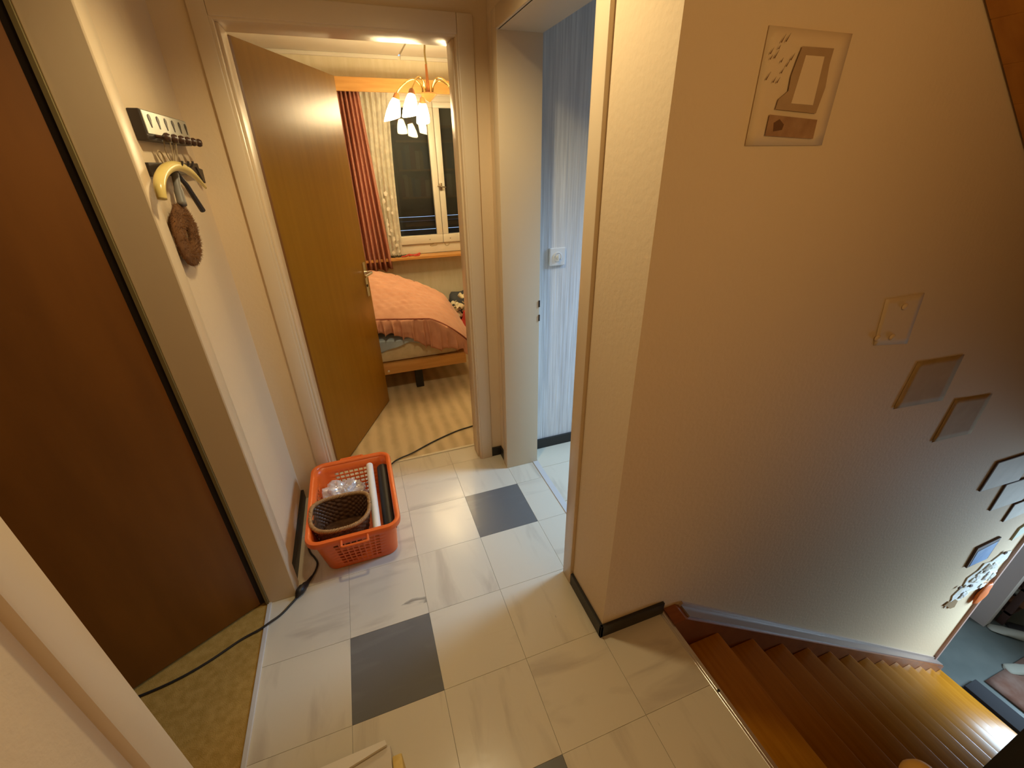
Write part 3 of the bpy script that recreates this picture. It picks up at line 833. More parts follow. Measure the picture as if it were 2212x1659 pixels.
# quilt
qu = thing("quilt", (0.3, 2.6, 0.44), "salmon pink quilted bedspread with gathered ruffle heaped over the bed", "quilt")


def seam(x):            # front seam line (y, z)
    if x < 0.70: return BYF - 0.012, 0.628 - 0.045 * ((x - 0.32) / 0.4) if x > 0.32 else 0.628
    t = (x - 0.70) / 0.34
    return BYF - 0.012 + 0.10 * t * t, 0.586 - 0.16 * t - 0.14 * t * t


def ridge(x):
    # height of the heaped bedspread along its back
    pts = ((-0.9, 0.86), (0.30, 0.83), (0.55, 0.755), (0.80, 0.64), (0.95, 0.545), (1.06, 0.36))
    for (xa, za), (xb, zb) in zip(pts[:-1], pts[1:]):
        if x <= xb:
            t = (x - xa) / (xb - xa); t = max(0, t)
            return za + (zb - za) * t
    return pts[-1][1]


def qtop(u, v):
    x_ = -0.85 + 1.90 * u
    ys, zs = seam(x_); zr = ridge(x_)
    zr = max(zr, zs + 0.01) if x_ < 1.0 else zr
    y_ = ys + (2.95 - ys) * v
    z_ = zs + (zr - zs) * math.sin(v * math.pi / 2) ** 0.9
    # quilted diamonds
    q = abs(math.sin((x_ * 1.0 + y_ * 0.6) * math.pi / 0.075)) * abs(math.sin((x_ * 0.5 - y_ * 1.1) * math.pi / 0.075))
    z_ += (0.011 * q ** 0.6 + 0.014 * noise.noise(Vector((x_ * 5, y_ * 5, 1.2)))) * min(1.0, v * 7)
    y_ -= 0.018 * math.sin(v * math.pi) ** 2
    return Vector((x_, y_, z_))


qb = MB().grid(qtop, 150, 60)


def qback(u, v):
    p = qtop(u, 1.0)
    return Vector((p.x, p.y + 0.22 * math.sin(v * math.pi / 2), p.z - (p.z - 0.44 if p.x < 0.975 else 0.12) * (1 - math.cos(v * math.pi / 2))))


qb.grid(qback, 80, 8)
qb.build("quilted_top", QUILT, qu, 180)
MB().tube([Vector((-0.85 + 1.9 * i / 80, *seam(-0.85 + 1.9 * i / 80))) + Vector((0, -0.004, 0.002)) for i in range(81)], 0.007, 6).build("piping", PIPING, qu, 60, label="maroon piping")


def rlow(x):
    pts = ((-0.9, 0.56), (0.25, 0.555), (0.40, 0.52), (0.55, 0.455), (0.66, 0.385), (0.74, 0.350), (0.86, 0.335), (0.93, 0.30), (1.00, 0.22), (1.06, 0.15))
    for (xa, za), (xb, zb) in zip(pts[:-1], pts[1:]):
        if x <= xb: return za + (zb - za) * max(0, (x - xa) / (xb - xa))
    return pts[-1][1]


def ruf(u, v):
    x_ = -0.85 + 1.9 * u
    ys, zs = seam(x_); zl = rlow(x_)
    t = v
    ph = u * 2 * math.pi * 30 + 3.6 * noise.noise(Vector((u * 30, 0, 0)))
    amp = (0.005 + 0.022 * t) * (0.55 + 0.9 * abs(noise.noise(Vector((u * 22, 3.3, 0)))))
    y_ = ys - 0.012 - 0.03 * math.sin(t * math.pi * 0.6) - amp * math.sin(ph) - 0.012 * noise.noise(Vector((u * 40, t * 3, 5)))
    if x_ > 0.98: y_ = y_ + 0.12 * (x_ - 0.98) * t
    else: y_ = min(y_, BYF - 0.008)
    z_ = zs + (zl - zs) * t + 0.010 * t * math.sin(ph * 0.5 + 1)
    return Vector((x_ + 0.012 * t * math.cos(ph), y_, z_))


MB().grid(ruf, 420, 12).build("ruffle", QUILTR, qu, 180, solid=0.003)

# clothes heaped beside the bed
def heap(name, label, cat, loc, r, sc, m, seed, nz=0.35, base=0.0, sub=4):
    mb = MB().ball(loc, r, sc, sub, nz, 2.6, seed)
    for v in mb.b.verts:
        if v.co.z < base: v.co.z = base
        d = v.co - Vector(loc)
        v.co += d.normalized() * 0.02 * noise.noise(v.co * 18)
        if v.co.z < base: v.co.z = base
    return tag(mb.build(name, m, None, 180), label, cat)


heap("clothes_heap", "dark grey-blue clothes heaped beyond the foot of the bed", "clothes", (1.26, 3.40, 0.20), 0.25, (0.85, 0.6, 1.0), NAVY, 2.0, 0.25)
heap("red_clothes", "red cloth heap on the bedroom floor at the bed end", "clothes", (1.235, 2.98, 0.12), 0.17, (1.0, 1.1, 1.25), REDC, 5.0, 0.3)
frl = MB()
for q in range(9):
    cx, cy, cz = 1.17 + random.uniform(-0.06, 0.06), 3.19 + random.uniform(-0.02, 0.04), 0.34 + random.uniform(-0.06, 0.10)
    n1 = random.uniform(0, 6)

    def frill(u, v, cx=cx, cy=cy, cz=cz, n1=n1):
        a = u * 5.0 + n1
        rr = 0.012 + 0.04 * v
        return Vector((cx + rr * math.cos(a) * (1 + 0.25 * math.sin(u * 25)), cy + rr * math.sin(a), cz + 0.045 * v * math.cos(n1 + v) + 0.014 * math.sin(u * 30 + n1) * v))
    frl.grid(frill, 24, 3)
tag(frl.build("frilled_blouse", CREAMC, None, 180, solid=0.003), "cream frilled cloth crumpled on top of the dark clothes", "clothes")

# bookcase against the doorway wall (mirrored in the panes)
bk = thing("bookcase", (1.35, 1.36, 0), "brown bookcase beside the bedroom doorway, seen mirrored in the window panes", "bookcase")
f = MB(); f.box(0.98, 1.0, 1.358, 1.60, 0, 2.05); f.box(1.78, 1.80, 1.358, 1.60, 0, 2.05); f.build("side_panel", BROWNWOOD, bk)
f = MB()
for zz in (0.08, 0.45, 0.82, 1.18, 1.52, 1.86, 2.03): f.box(1.0, 1.78, 1.358, 1.60, zz, zz + 0.02)
f.build("shelf", PINE, bk)
MB().box(1.0, 1.78, 1.357, 1.362, 0.08, 2.03).build("back_panel", BROWNWOOD, bk)
for zi, zz in enumerate((1.20, 1.54)):
    x_ = 1.005; q = 0
    while x_ < 1.74:
        th = random.uniform(0.04, 0.07); hh = random.uniform(0.20, 0.29)
        tag(MB().box(x_, x_ + th, 1.40, 1.40 + random.uniform(0.13, 0.17), zz, zz + hh, 0.002).build("book", BOOKA[(q * 3 + zi) % 5]), "%s book on the %s row of the bookcase mirrored in the panes" % (("dark red", "tan", "grey", "cream", "dark blue")[(q * 3 + zi) % 5], ("lower", "upper")[zi]), "book", "books in the bookcase")
        x_ += th + 0.002; q += 1

# ================================================================== HALL OBJECTS
# ---- extension cord
ec = thing("extension_cord", (0.0, 0.6, 0), "black extension cord trailing from bedroom past the basket into the left room", "cord")
path = [(1.05, 1.60, 0.006), (0.823, 1.555, 0.006), (0.698, 1.531, 0.006), (0.53, 1.465, 0.006), (0.385, 1.388, 0.008), (0.31, 1.355, 0.013), (0.262, 1.325, 0.012), (0.20, 1.25, 0.006), (0.05, 1.175, 0.006), (-0.12, 1.15, 0.006), (-0.178, 1.08, 0.006), (-0.185, 0.90, 0.006), (-0.170, 0.80, 0.006), (-0.145, 0.748, 0.006), (-0.132, 0.711, 0.006), (-0.140, 0.667, 0.006), (-0.158, 0.630, 0.009)]
MB().tube(smoothpath(path, 6), 0.0042, 8).build("cable", CABLE, ec, 180)
path = [(-0.205, 0.552, 0.009), (-0.255, 0.50, 0.0055), (-0.293, 0.473, 0.0095), (-0.33, 0.455, 0.0075), (-0.393, 0.436, 0.005), (-0.488, 0.387, 0.005), (-0.58, 0.355, 0.005), (-0.69, 0.338, 0.005), (-0.85, 0.33, 0.005)]
MB().tube(smoothpath(path, 6), 0.0042, 8).build("cable", CABLE, ec, 180)
MB().tube([(-0.150, 0.643, 0.009), (-0.166, 0.615, 0.011), (-0.174, 0.603, 0.0145), (-0.180, 0.592, 0.0145), (-0.182, 0.588, 0.018), (-0.194, 0.570, 0.018), (-0.199, 0.562, 0.015), (-0.206, 0.551, 0.009)], [0.005, 0.008, 0.013, 0.013, 0.017, 0.017, 0.013, 0.005], 10).build("connector", CABLE, ec, 50, label="black plug and socket joint")

# ---- laundry basket
lb = thing("laundry_basket", (0.06, 0.86, 0), "orange plastic laundry basket with slotted sides on the tiles", "basket")
BX0, BX1, BY0, BY1, BH = -0.128, 0.250, 0.592, 1.150, 0.222
bx0, bx1, by0, by1 = -0.085, 0.220, 0.652, 1.095


def rrect(x0, x1, y0, y1, r, n=6):
    """rounded rectangle as ordered points, with side index"""
    pts = []
    for (cx, cy, a0) in ((x1 - r, y0 + r, -90), (x1 - r, y1 - r, 0), (x0 + r, y1 - r, 90), (x0 + r, y0 + r, 180)):
        for i in range(n + 1):
            a = math.radians(a0 + 90 * i / n); pts.append((cx + r * math.cos(a), cy + r * math.sin(a)))
    return pts


# perimeter columns: side, parameter
def side_params(n):
    ps = [0.0]; bar, hole = 0.28, 1.0
    tot = n * hole + (n - 1) * bar
    c = 0
    for i in range(n):
        c += hole; ps.append(c / tot)
        if i < n - 1: c += bar; ps.append(c / tot)
    return ps


def frame_at(h):
    t = h / BH
    x0 = bx0 + (BX0 + 0.014 - bx0) * t; x1 = bx1 + (BX1 - 0.014 - bx1) * t
    y0 = by0 + (BY0 + 0.014 - by0) * t; y1 = by1 + (BY1 - 0.014 - by1) * t
    return x0, x1, y0, y1


cols = []       # (function(h) -> (x,y), is_hole_after)
R0 = 0.045
nsh, nlo = 8, 13


def add_side(kind, n):
    ps = side_params(n)
    for idx, p in enumerate(ps):
        hole = (idx % 2 == 0) and idx < len(ps) - 1
        mg = 0.075 if kind in 'FB' else 0.10

        def fn(h, kind=kind, p=p, mg=mg):
            x0, x1, y0, y1 = frame_at(h)
            if kind == 'F': return (x0 + mg + (x1 - x0 - 2 * mg) * p, y0)
            if kind == 'R': return (x1, y0 + mg + (y1 - y0 - 2 * mg) * p)
            if kind == 'B': return (x1 - mg - (x1 - x0 - 2 * mg) * p, y1)
            return (x0, y1 - mg - (y1 - y0 - 2 * mg) * p)
        cols.append((fn, hole))


def add_corner(ci):
    for i in range(7):
        def fn(h, ci=ci, i=i):
            x0, x1, y0, y1 = frame_at(h)
            cx, cy, a0 = ((x1 - R0, y0 + R0, -90), (x1 - R0, y1 - R0, 0), (x0 + R0, y1 - R0, 90), (x0 + R0, y0 + R0, 180))[ci]
            a = math.radians(a0 + 90 * i / 6)
            return (cx + R0 * math.cos(a), cy + R0 * math.sin(a))
        cols.append((fn, False))


add_side('F', nsh); add_corner(0); add_side('R', nlo); add_corner(1); add_side('B', nsh); add_corner(2); add_side('L', nlo); add_corner(3)
hs = [0.004, 0.030]
for k in range(7): hs += [hs[-1] + 0.013, hs[-1] + 0.013 + 0.0085]
hs[-1] = 0.185; hs.append(BH - 0.004)
body = MB()
vg = [[body.b.verts.new((*fn(h), h)) for h in hs] for fn, _ in cols]
nc = len(cols)
for i in range(nc):
    for j in range(len(hs) - 1):
        if cols[i][1] and j % 2 == 1 and 1 <= j < len(hs) - 2: continue
        a, b_ = vg[i], vg[(i + 1) % nc]
        body.b.faces.new((a[j], b_[j], b_[j + 1], a[j + 1]))
body.b.faces.new([vg[i][0] for i in range(nc)][::-1])
body.build("basket_body", ORANGE, lb, 35, solid=0.003)
rim = MB()
outer = rrect(BX0, BX1, BY0, BY1, 0.055, 8)
n_ = len(outer)
cxm, cym = (BX0 + BX1) / 2, (BY0 + BY1) / 2
prof = [(-0.018, -0.002), (-0.014, 0.006), (-0.005, 0.009), (0.004, 0.006), (0.007, -0.004), (0.005, -0.018), (0.002, -0.018), (0.002, -0.003)]
inn = rrect(BX0 + 0.01, BX1 - 0.01, BY0 + 0.01, BY1 - 0.01, 0.045, 8)
rings = []
for (ox, oy), (ix, iy) in zip(outer, inn):
    d = Vector((ox - ix, oy - iy, 0)).normalized()
    rings.append([rim.b.verts.new(Vector((ox, oy, BH)) + d * a + Vector((0, 0, h))) for a, h in prof])
for i in range(n_):
    a, b_ = rings[i], rings[(i + 1) % n_]
    for k in range(len(prof)):
        rim.b.faces.new((a[k], b_[k], b_[(k + 1) % len(prof)], a[(k + 1) % len(prof)]))
rim.build("rim", ORANGE, lb, 50)
for yy, sgn in ((BY0, -1), (BY1, 1)):
    y_ = yy + sgn * 0.004
    hdl = MB()
    pth = smoothpath([(cxm - 0.052, y_, BH - 0.004), (cxm - 0.052, y_ + sgn * 0.022, BH - 0.010), (cxm - 0.045, y_ + sgn * 0.028, BH - 0.012), (cxm + 0.045, y_ + sgn * 0.028, BH - 0.012), (cxm + 0.052, y_ + sgn * 0.022, BH - 0.010), (cxm + 0.052, y_, BH - 0.004)], 4)
    hdl.tube(pth, 0.0055, 8)
    hdl.build("handle", ORANGE, lb, 60)

# ---- contents
rw = MB(); rw.tube([(0.146, 1.108, 0.188), (0.150, 0.86, 0.19), (0.152, 0.635, 0.182)], 0.017, 16)
rwo = tag(rw.build("white_roll", WHITEP, None, 50), "long white paper roll lying in the orange basket", "roll")
br = MB(); br.tube([(0.208, 1.090, 0.165), (0.207, 0.90, 0.160), (0.206, 0.66, 0.152)], 0.029, 18); br.tube([(0.208, 1.094, 0.165), (0.208, 1.088, 0.165)], 0.020, 14)
tag(br.build("black_roll", BLACKR, None, 50), "thick black rubber mat rolled up along the basket side", "roll")
pb = MB().ball((-0.005, 1.005, 0.105), 0.11, (1.0, 0.85, 0.72), 5, 0.30, 2.3, 1.0)
for v in pb.b.verts:
    d = (v.co - Vector((0.0, 1.0, 0.1)))
    v.co += d.normalized() * (0.030 * abs(noise.noise(v.co * 18)) + 0.016 * abs(noise.noise(v.co * 45)) - 0.012)
    v.co.x = min(max(v.co.x, -0.088), 0.122); v.co.z = max(v.co.z, 0.012); v.co.y = min(v.co.y, 1.09)
tag(pb.build("plastic_bag", BAG, None, None), "crumpled clear plastic bag behind the wicker basket", "bag")
wb = thing("wicker_basket", (0.01, 0.745, 0.05), "dark wicker basket with braided rim inside the orange basket", "basket")


def wpt(a, s, z):
    """D-shaped outline: straight back, round front"""
    ca, sa = math.cos(a), math.sin(a)
    x_ = 0.125 * math.copysign(abs(ca) ** 0.75, ca)
    y_ = (0.098 * math.copysign(abs(sa) ** 0.45, sa)) if sa > 0 else 0.122 * math.copysign(abs(sa) ** 0.85, sa)
    return Vector((0.008 + x_ * s, 0.765 + y_ * s, z))


def wall_fn(u, v):
    a = u * 2 * math.pi
    s = 0.80 + 0.19 * v
    w_ = 0.0034 * math.sin(u * 2 * math.pi * 24) * (1 if int(v * 9.99) % 2 else -1)
    return wpt(a, s + w_ / 0.12, 0.105 + 0.120 * v)


ww = MB().grid(wall_fn, 192, 40, wrap=True)
ww.grid(lambda u, v: wpt(u * 2 * math.pi, 0.80 * max(v, 0.02), 0.105), 48, 8, wrap=True)
ww.build("woven_wall", WICKD, wb, 180, solid=0.004)
for ph in (0, 2.09, 4.19):
    MB().tube([wpt(2 * math.pi * i / 160, 1.0 + 0.035 * math.cos(i * 1.2 + ph), 0.229 + 0.0055 * math.sin(i * 1.2 + ph)) for i in range(160)], 0.0055, 6, closed=True).build("braid_strand", WICKL, wb, 180)
tw = MB()
for q in range(18):
    a = -0.2 - q * 0.16
    tw.tube([wpt(a, 0.80, 0.110), wpt(a, 0.96, 0.215)], 0.0022, 5)
tw.build("stake", WICKL, wb, 60)

# ---- things on the left wall
kr = thing("key_rack", (-0.225, 0.9, 1.69), "dark key rack with silver front plate and six knobs", "key rack")
MB().box(-0.2245, -0.198, 0.705, 1.10, 1.664, 1.737, 0.002).build("board", DARKP, kr)
MB().box(-0.198, -0.195, 0.712, 1.095, 1.680, 1.735, 0.001).build("front_plate", SILVER, kr, label="silver metal front plate")
for q in range(6):
    y_ = 0.752 + q * 0.064
    kh = MB()
    kh.lathe([(0.0001, 0.0015), (0.0095, 0.0015), (0.0095, 0)], (-0.195, y_, 1.718), (1, 0, 0), 12)
    kh.prism([(-0.195, y_ - 0.008, 1.716), (-0.195, y_ + 0.008, 1.716), (-0.195, y_ + 0.002, 1.696), (-0.195, y_ - 0.002, 1.696)], (0.0014, 0, 0))
    kh.build("key_emblem", DARKP, kr)
    MB().lathe([(0.004, 0), (0.004, 0.014), (0.0115, 0.020), (0.0125, 0.026), (0.009, 0.033), (0.0001, 0.035)], (-0.197, y_ + 0.012, 1.676), (1, 0.05, -0.12), 12).build("knob", BROWNK, kr, 50)
hr = thing("hook_rail", (-0.225, 0.9, 1.59), "flat black hook rail on the hall wall under the key rack", "hook rail")
MB().box(-0.2245, -0.206, 0.665, 1.13, 1.578, 1.612, 0.002).build("rail", DARKP, hr)
MB().prism([(-0.214, 1.085, 1.600), (-0.214, 1.150, 1.592), (-0.214, 1.140, 1.548), (-0.214, 1.115, 1.560)], (0.012, 0, 0)).build("bracket", DARKP, hr)
for y_ in (0.80, 0.86, 0.905):
    MB().tube(smoothpath([(-0.206, y_, 1.60), (-0.180, y_, 1.598), (-0.168, y_, 1.605), (-0.164, y_, 1.616)], 4), 0.003, 6).build("hook", DARKP, hr, 60)

hg = thing("coat_hanger", (-0.18, 0.80, 1.56), "pale yellow curved wooden clothes hanger under the key rack", "hanger")
arc = smoothpath([(-0.176, 0.575, 1.527), (-0.176, 0.588, 1.556), (-0.178, 0.632, 1.580), (-0.180, 0.705, 1.597), (-0.180, 0.785, 1.603), (-0.180, 0.870, 1.594), (-0.180, 0.949, 1.571), (-0.182, 1.035, 1.536)], 6)
nn = len(arc)
MB().tube(arc, [0.0080 + 0.0060 * math.sin(math.pi * min(1, (0.10 + 0.9 * i / nn) ** 0.8)) - (0.005 * max(0, (i / nn - 0.75)) * 4) for i in range(nn)], 12).build("shoulder_bow", IVORY, hg, 180)
MB().tube(smoothpath([(-0.186, 0.79, 1.605), (-0.188, 0.772, 1.632), (-0.184, 0.768, 1.662), (-0.182, 0.790, 1.682), (-0.182, 0.812, 1.668), (-0.186, 0.815, 1.635), (-0.186, 0.80, 1.607)], 5), 0.0016, 6).build("hanging_loop", WIRE, hg, 60)
MB().tube(smoothpath([(-0.186, 0.72, 1.600), (-0.186, 0.690, 1.630), (-0.184, 0.700, 1.640), (-0.184, 0.722, 1.630), (-0.184, 0.735, 1.602)], 5), 0.0016, 6).build("hanging_loop", WIRE, hg, 60)

bs_ = thing("hand_brush", (-0.19, 0.76, 1.42), "brown long-bristled hand brush hanging by its grey handle", "brush")
MB().tube(smoothpath([(-0.198, 0.822, 1.588), (-0.196, 0.795, 1.545), (-0.192, 0.770, 1.500)], 5), [0.010] * 6 + [0.012] * 5, 10).build("handle", GREYH, bs_, 180)
MB().tube(smoothpath([(-0.196, 0.822, 1.588), (-0.188, 0.835, 1.628), (-0.182, 0.845, 1.668), (-0.182, 0.862, 1.660), (-0.188, 0.850, 1.620), (-0.196, 0.828, 1.588)], 5), 0.0016, 6).build("hanging_loop", WIRE, bs_, 60)
brm = MB()


def ring_pt(a, k):
    # oval brush outline leaning with the handle
    cy, cz = 0.752, 1.418
    return Vector((0, cy + k * (0.098 * math.cos(a) + 0.012 * math.sin(a)), cz + k * 0.088 * math.sin(a)))


def brush_fn(u, v):
    a = u * 2 * math.pi; b_ = v * 2 * math.pi
    c = ring_pt(a, 0.64)
    o_ = ring_pt(a, 1.0) - c
    rr = 1 + 0.10 * noise.noise(Vector((u * 60, v * 40, 2)))
    return Vector((-0.203 + 0.011 * math.sin(b_) * rr, c.y + o_.y * math.cos(b_) * rr * 1.0, c.z + o_.z * math.cos(b_) * rr * 1.0))


g = [[brm.b.verts.new(brush_fn(i / 64, j / 20)) for j in range(20)] for i in range(64)]
for i in range(64):
    for j in range(20):
        brm.b.faces.new((g[i][j], g[(i + 1) % 64][j], g[(i + 1) % 64][(j + 1) % 20], g[i][(j + 1) % 20]))
brm.build("bristle_head", BRISTLE, bs_, 180)
bb = MB()
for q in range(2600):
    a = random.uniform(0, 2 * math.pi); b_ = random.uniform(0, 2 * math.pi)
    p = brush_fn(a / 2 / math.pi, b_ / 2 / math.pi); c = ring_pt(a, 0.64); d = (p - Vector((-0.203, c.y, c.z)))
    if p.x < -0.207: continue
    d = d.normalized() + Vector((random.uniform(-.3, .3),) * 3)
    e = p + d * random.uniform(0.004, 0.010); s_ = Vector((0, 0.0009, 0.0009))
    bb.b.faces.new([bb.b.verts.new(x_) for x_ in (p - s_, p + s_, e)])
bb.build("bristles", BRISTLE, bs_, kind="stuff")

shn = MB().tube([(-0.200, 0.832, 1.592), (-0.190, 0.862, 1.552), (-0.184, 0.922, 1.472)], [0.006, 0.0075, 0.0085], 10)
tag(shn.build("black_baton", DARKP, None, 50), "thin black rod slanting beside the hanging brush", "rod")

# ---- papers on the stairwell wall  (plane y = -0.016, coordinates x, z)
WY = -0.0165


def sheet(name, q, m, label, cat, th=0.002, curl=0.006, edge=None, group=None, n=8, parent=None):
    """q: four (x,z) corners: bottom-left, top-left, top-right, bottom-right"""
    bl, tl, tr, br_ = [Vector((p[0], 0, p[1])) for p in q]

    def fn(u, v):
        p = (bl * (1 - u) + br_ * u) * (1 - v) + (tl * (1 - u) + tr * u) * v
        p.y = WY - th - curl * ((2 * u - 1) ** 2 * 0.5 + (1 - v) ** 2 * 0.5)
        return p
    mb = MB().grid(fn, n, n)
    o = mb.build(name, m, parent, 180, solid=min(th, 0.0015))
    if parent is None: tag(o, label, cat, group)
    return o


def poly(name, pts, m, th0, th1, parent=None, label=None, cat=None):
    mb = MB().prism([(x_, WY - th0, z_) for x_, z_ in pts], (0, -th1, 0))
    o = mb.build(name, m, parent)
    if parent is None: tag(o, label, cat)
    return o


pr = thing("drawing", (1.21, -0.017, 1.62), "pale sheet with brown arch drawing taped high on the stairwell wall", "drawing")
sheet("paper", [(1.106, 1.621), (1.105, 1.827), (1.335, 1.827), (1.335, 1.621)], PAPERW, None, None, 0.0015, 0.0012, parent=pr)
poly("drawn_arch", [(1.164, 1.689), (1.167, 1.707), (1.189, 1.722), (1.187, 1.748), (1.193, 1.776), (1.199, 1.798), (1.288, 1.799), (1.287, 1.772), (1.293, 1.731), (1.285, 1.683)], PRINTB, 0.0062, 0.0006, pr)
poly("drawn_opening", [(1.204, 1.700), (1.213, 1.784), (1.266, 1.784), (1.269, 1.698)], PAPERW, 0.0069, 0.0006, pr)
poly("drawn_band", [(1.152, 1.640), (1.152, 1.679), (1.295, 1.671), (1.297, 1.634)], PRINTD, 0.0062, 0.0006, pr)
poly("dark_blot", [(1.172, 1.648), (1.168, 1.664), (1.182, 1.671), (1.198, 1.661), (1.196, 1.651)], PRINTK, 0.0069, 0.0005, pr)
fk = MB()
for q in range(13):
    x_ = random.uniform(1.116, 1.180); z_ = random.uniform(1.725, 1.805); l_ = random.uniform(0.006, 0.014)
    fk.prism([(x_, WY - 0.0062, z_), (x_ + 0.002, WY - 0.0062, z_ - 0.001), (x_ + l_ * 0.7, WY - 0.0062, z_ + l_)], (0, -0.0005, 0))
fk.build("ink_fleck", PRINTK, pr, kind="stuff")

sheet("paper_note", [(1.830, 1.040), (1.800, 1.20), (1.985, 1.200), (2.010, 1.020)], WALL, "wall coloured wrinkled note hung below the arch drawing", "paper", 0.0008, 0.0006)
bp_ = MB()
for x_, z_ in ((1.905, 1.165), (1.83, 1.068), (1.905, 1.060)): bp_.ball((x_, WY - 0.005, z_), 0.014, (1, 0.35, 0.8), 2)
tag(bp_.build("plaster_bumps", WALL, None, 180), "three small plaster bumps on the shaded wall", "plaster", kind='stuff')
sheet("kraft_sheet", [(2.105, 0.736), (2.124, 0.930), (2.405, 0.915), (2.415, 0.710)], KRAFT, "brown paper sheet, the upper of the two on the stairwell wall", "paper", 0.0012, 0.0015)
sheet("kraft_sheet", [(2.502, 0.480), (2.514, 0.694), (2.789, 0.666), (2.797, 0.456)], KRAFT, "brown paper sheet, the lower of the two on the stairwell wall", "paper", 0.0012, 0.0022)


def panel(q, label):
    t_ = thing("wall_panel_picture", (q[0][0], -0.017, q[0][1]), label, "picture")
    mb = MB().prism([(x_, WY - 0.0005, z_) for x_, z_ in q], (0, -0.008, 0)); mb.build("panel", PANELE, t_, label="board with its unlit sides painted dark")  # dark base colour paints the shade on the board's sides
    inset = [(x_ * 0.97 + 0.03 * sum(p[0] for p in q) / 4, z_ * 0.97 + 0.03 * sum(p[1] for p in q) / 4) for x_, z_ in q]
    mb = MB().prism([(x_, WY - 0.0085, z_) for x_, z_ in inset], (0, -0.0012, 0)); mb.build("picture_face", PANELP, t_)
    return t_


panel([(3.242, -0.031), (3.245, 0.164), (3.634, 0.145), (3.640, -0.070)], "grey beige picture board at the picture edge, topmost of three")
panel([(3.530, -0.271), (3.517, -0.066), (3.88, -0.095), (3.88, -0.300)], "grey beige picture board, middle one of three down the wall")
panel([(3.824, -0.465), (3.820, -0.317), (4.16, -0.331), (4.16, -0.47)], "grey beige picture board, lowest and narrowest of three")
poly("leaf_card", [(4.183, -0.767), (4.183, -0.654), (4.328, -0.60), (4.30, -0.734)], mat("pale_green_card", (0.62, 0.70, 0.55), 0.7), 0.0, 0.010, None, "pale green card near the lower corner trim", "card")
bl_ = thing("blue_picture", (3.85, -0.017, -0.84), "small blue picture in a dark frame low on the stairwell wall", "picture")
poly("frame", [(3.745, -0.850), (3.715, -0.652), (3.960, -0.645), (3.975, -0.850)], PANELE, 0.0005, 0.012, bl_)
poly("print", [(3.765, -0.84), (3.740, -0.69), (3.95, -0.672), (3.96, -0.85)], BLUEP, 0.0125, 0.0015, bl_)
cg = thing("paper_collage", (4.1, -0.017, -1.2), "ragged white paper collage at the foot of the stairwell wall", "collage")
cpts = [(3.86, -1.335), (3.90, -1.26), (3.87, -1.20), (3.93, -1.12), (3.91, -1.03), (4.00, -0.99), (4.02, -0.93), (4.12, -0.95), (4.20, -0.90), (4.34, -0.93), (4.36, -1.02), (4.30, -1.08), (4.36, -1.16), (4.26, -1.20), (4.22, -1.29), (4.12, -1.27), (4.05, -1.33), (3.97, -1.30)]
poly("backing_paper", cpts, WHITEC, 0.0005, 0.006, cg)
rag = MB()
for q in range(26):
    x_ = random.uniform(3.93, 4.30); z_ = random.uniform(-1.27, -0.98)
    rr = random.uniform(0.02, 0.05)
    rag.ball((x_, WY - 0.010, z_), rr, (1, 0.22, 0.7), 1, 0.5, 3, q)
rag.build("crumpled_scrap", WHITEC, cg, kind="stuff")
dt = MB()
for x_, z_ in ((4.22, -0.90), (4.10, -1.02), (3.86, -1.10), (4.03, -1.16)): dt.ball((x_, WY - 0.012, z_), 0.020, (1.2, 0.4, 0.7), 1, 0.4, 3, x_)
dt.build("dark_scrap", PANELE, cg, kind="stuff")
oc = MB().ball((4.325, WY - 0.020, -1.375), 0.11, (0.75, 0.14, 1.05), 3, 0.18, 2.0, 3)
tag(oc.build("orange_cutout", ORANGEP, None, 180), "orange paper cutout by the lower corner trim", "paper")
poly("brown_heart", [(3.826, -1.285), (3.865, -1.262), (3.905, -1.279), (3.948, -1.272), (4.01, -1.32), (4.03, -1.40), (3.97, -1.39), (3.90, -1.33)], BROWNP, 0.0005, 0.008, None, "small brown paper heart under the white collage", "paper")

# ---- lower hall things
tag(MB().box(4.60, 4.755, -0.95, -0.215, LZ, LZ + 0.035, 0.006).build("boot_tray", MATD, None, 40), "long charcoal boot tray at the foot of the stairs", "tray")
rg = MB().grid(lambda u, v: Vector((4.84 + 0.62 * u, -0.95 + 0.70 * v, LZ + 0.008 + 0.004 * noise.noise(Vector((u * 4, v * 4, 0))))), 10, 10)
tag(rg.build("doormat", MATB, None, 180, solid=0.012), "red brown mat on the lower hall floor", "mat")
sr = thing("shoe_rack", (5.8, 0.2, LZ), "dark shoe rack against the beige wall end", "shoe rack")
for x_, y0_, y1_ in ((5.64, 0.0, 0.05), (5.64, 0.50, 0.55), (6.30, 0.0, 0.05), (6.30, 0.50, 0.55)):
    MB().box(x_, x_ + 0.04, y0_, y1_, LZ, LZ + 1.0).build("leg", SHELFD, sr)
for zz in (0.14, 0.46, 0.78):
    MB().box(5.64, 6.34, 0.0, 0.55, LZ + zz, LZ + zz + 0.025).build("shelf", SHELFD, sr)


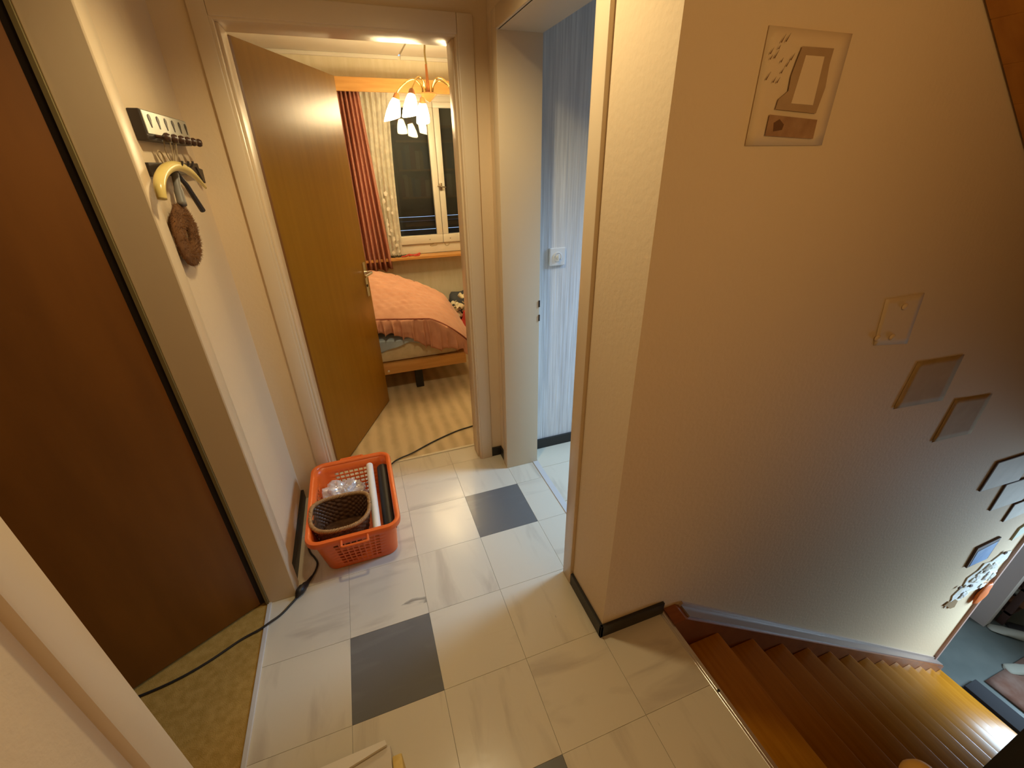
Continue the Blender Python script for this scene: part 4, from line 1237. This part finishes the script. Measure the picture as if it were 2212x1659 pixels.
def shoe(x_, y_, z_, m, label, ang=0.0, L=0.26):
    def fn(u, v):
        # u along the shoe, v round the section
        a = v * 2 * math.pi
        wd = 0.034 + 0.012 * math.sin(u * math.pi) + 0.006 * (u > 0.5)
        hh = 0.085 - 0.050 * u + (0.02 * math.cos(u * 3))
        if u in (0, 1): wd *= 0.3; hh *= 0.5
        cx = (u - 0.5) * L
        py = wd * math.cos(a); pz = max(0, hh * 0.5 + hh * 0.5 * math.sin(a))
        return Vector((x_ + cx * math.cos(ang) - py * math.sin(ang), y_ + cx * math.sin(ang) + py * math.cos(ang), z_ + pz))
    mb = MB()
    g = [[mb.b.verts.new(fn(i / 12, j / 12)) for j in range(12)] for i in range(13)]
    for i in range(12):
        for j in range(12): mb.b.faces.new((g[i][j], g[i + 1][j], g[i + 1][(j + 1) % 12], g[i][(j + 1) % 12]))
    mb.b.faces.new([g[0][j] for j in range(12)]); mb.b.faces.new([g[12][j] for j in range(12)][::-1])
    return tag(mb.build("shoe", m, None, 60), label, "shoe")


shoe(5.56, -0.06, LZ, SHOEW, "pale shoe on the lower hall floor in front of the rack", 2.2)
shoe(5.24, -0.31, LZ, SHOEW, "pale shoe lying next to the red brown mat", 2.6)
shoe(5.74, -0.12, LZ, SHOED, "dark shoe on the lower hall floor before the rack", 2.0)
shoe(5.80, 0.12, LZ + 0.165, BROWNS, "brown shoe on the bottom shelf of the rack", 1.7)
shoe(5.98, 0.12, LZ + 0.165, SHOEW, "pale shoe on the bottom shelf beside the brown one", 1.6)
shoe(5.85, 0.12, LZ + 0.485, SHOED, "dark shoe on the middle shelf of the rack", 1.6)
bt = MB().ball((5.97, 0.2, LZ + 0.96), 0.16, (1.6, 1.0, 0.8), 3, 0.25, 2.5, 4)
tag(bt.build("blue_bundle", BLUEC, None, 180), "blue cloth bundle on top of the shoe rack", "cloth")

# ---- stack at the bottom edge of the picture
tag(MB().box(-0.16, 0.121, -0.34, -0.145, 0.0, 0.108, 0.003).build("carton", CARDB, None, 40), "beige carton under the white lid at the bottom edge", "box")
ld = MB().prism([(-0.17, -0.140, 0.109), (0.108, -0.133, 0.109), (0.112, -0.146, 0.109), (-0.02, -0.170, 0.109), (-0.168, -0.178, 0.109)], (0, 0, 0.010))
tag(ld.build("white_board", CARD, None), "white board lying on the carton at the bottom edge", "lid")
fo = MB().box(0.123, 0.150, -0.33, -0.176, 0.0, 0.112, 0.004)
tag(fo.build("foam_block", FOAM, None, 40), "yellow foam block beside the beige carton", "foam")

# ---- newel post knob at the lower right corner
nw = thing("newel_post", (1.15, -0.752, 0), "round ochre wooden newel knob at the bottom picture edge", "post")
MB().lathe([(0.018, 0.0015), (0.018, 0.43), (0.022, 0.445), (0.014, 0.46), (0.011, 0.468)], (1.14, -0.754, 0.0), n=16, closed_bot=True).build("post", KNOBW, nw, 40)
MB().lathe([(0.010, -0.034), (0.022, -0.027), (0.033, -0.009), (0.034, 0.003), (0.028, 0.020), (0.015, 0.031), (0.0001, 0.034)], (1.14, -0.754, 0.502), n=24).build("knob", KNOBW, nw, 180)
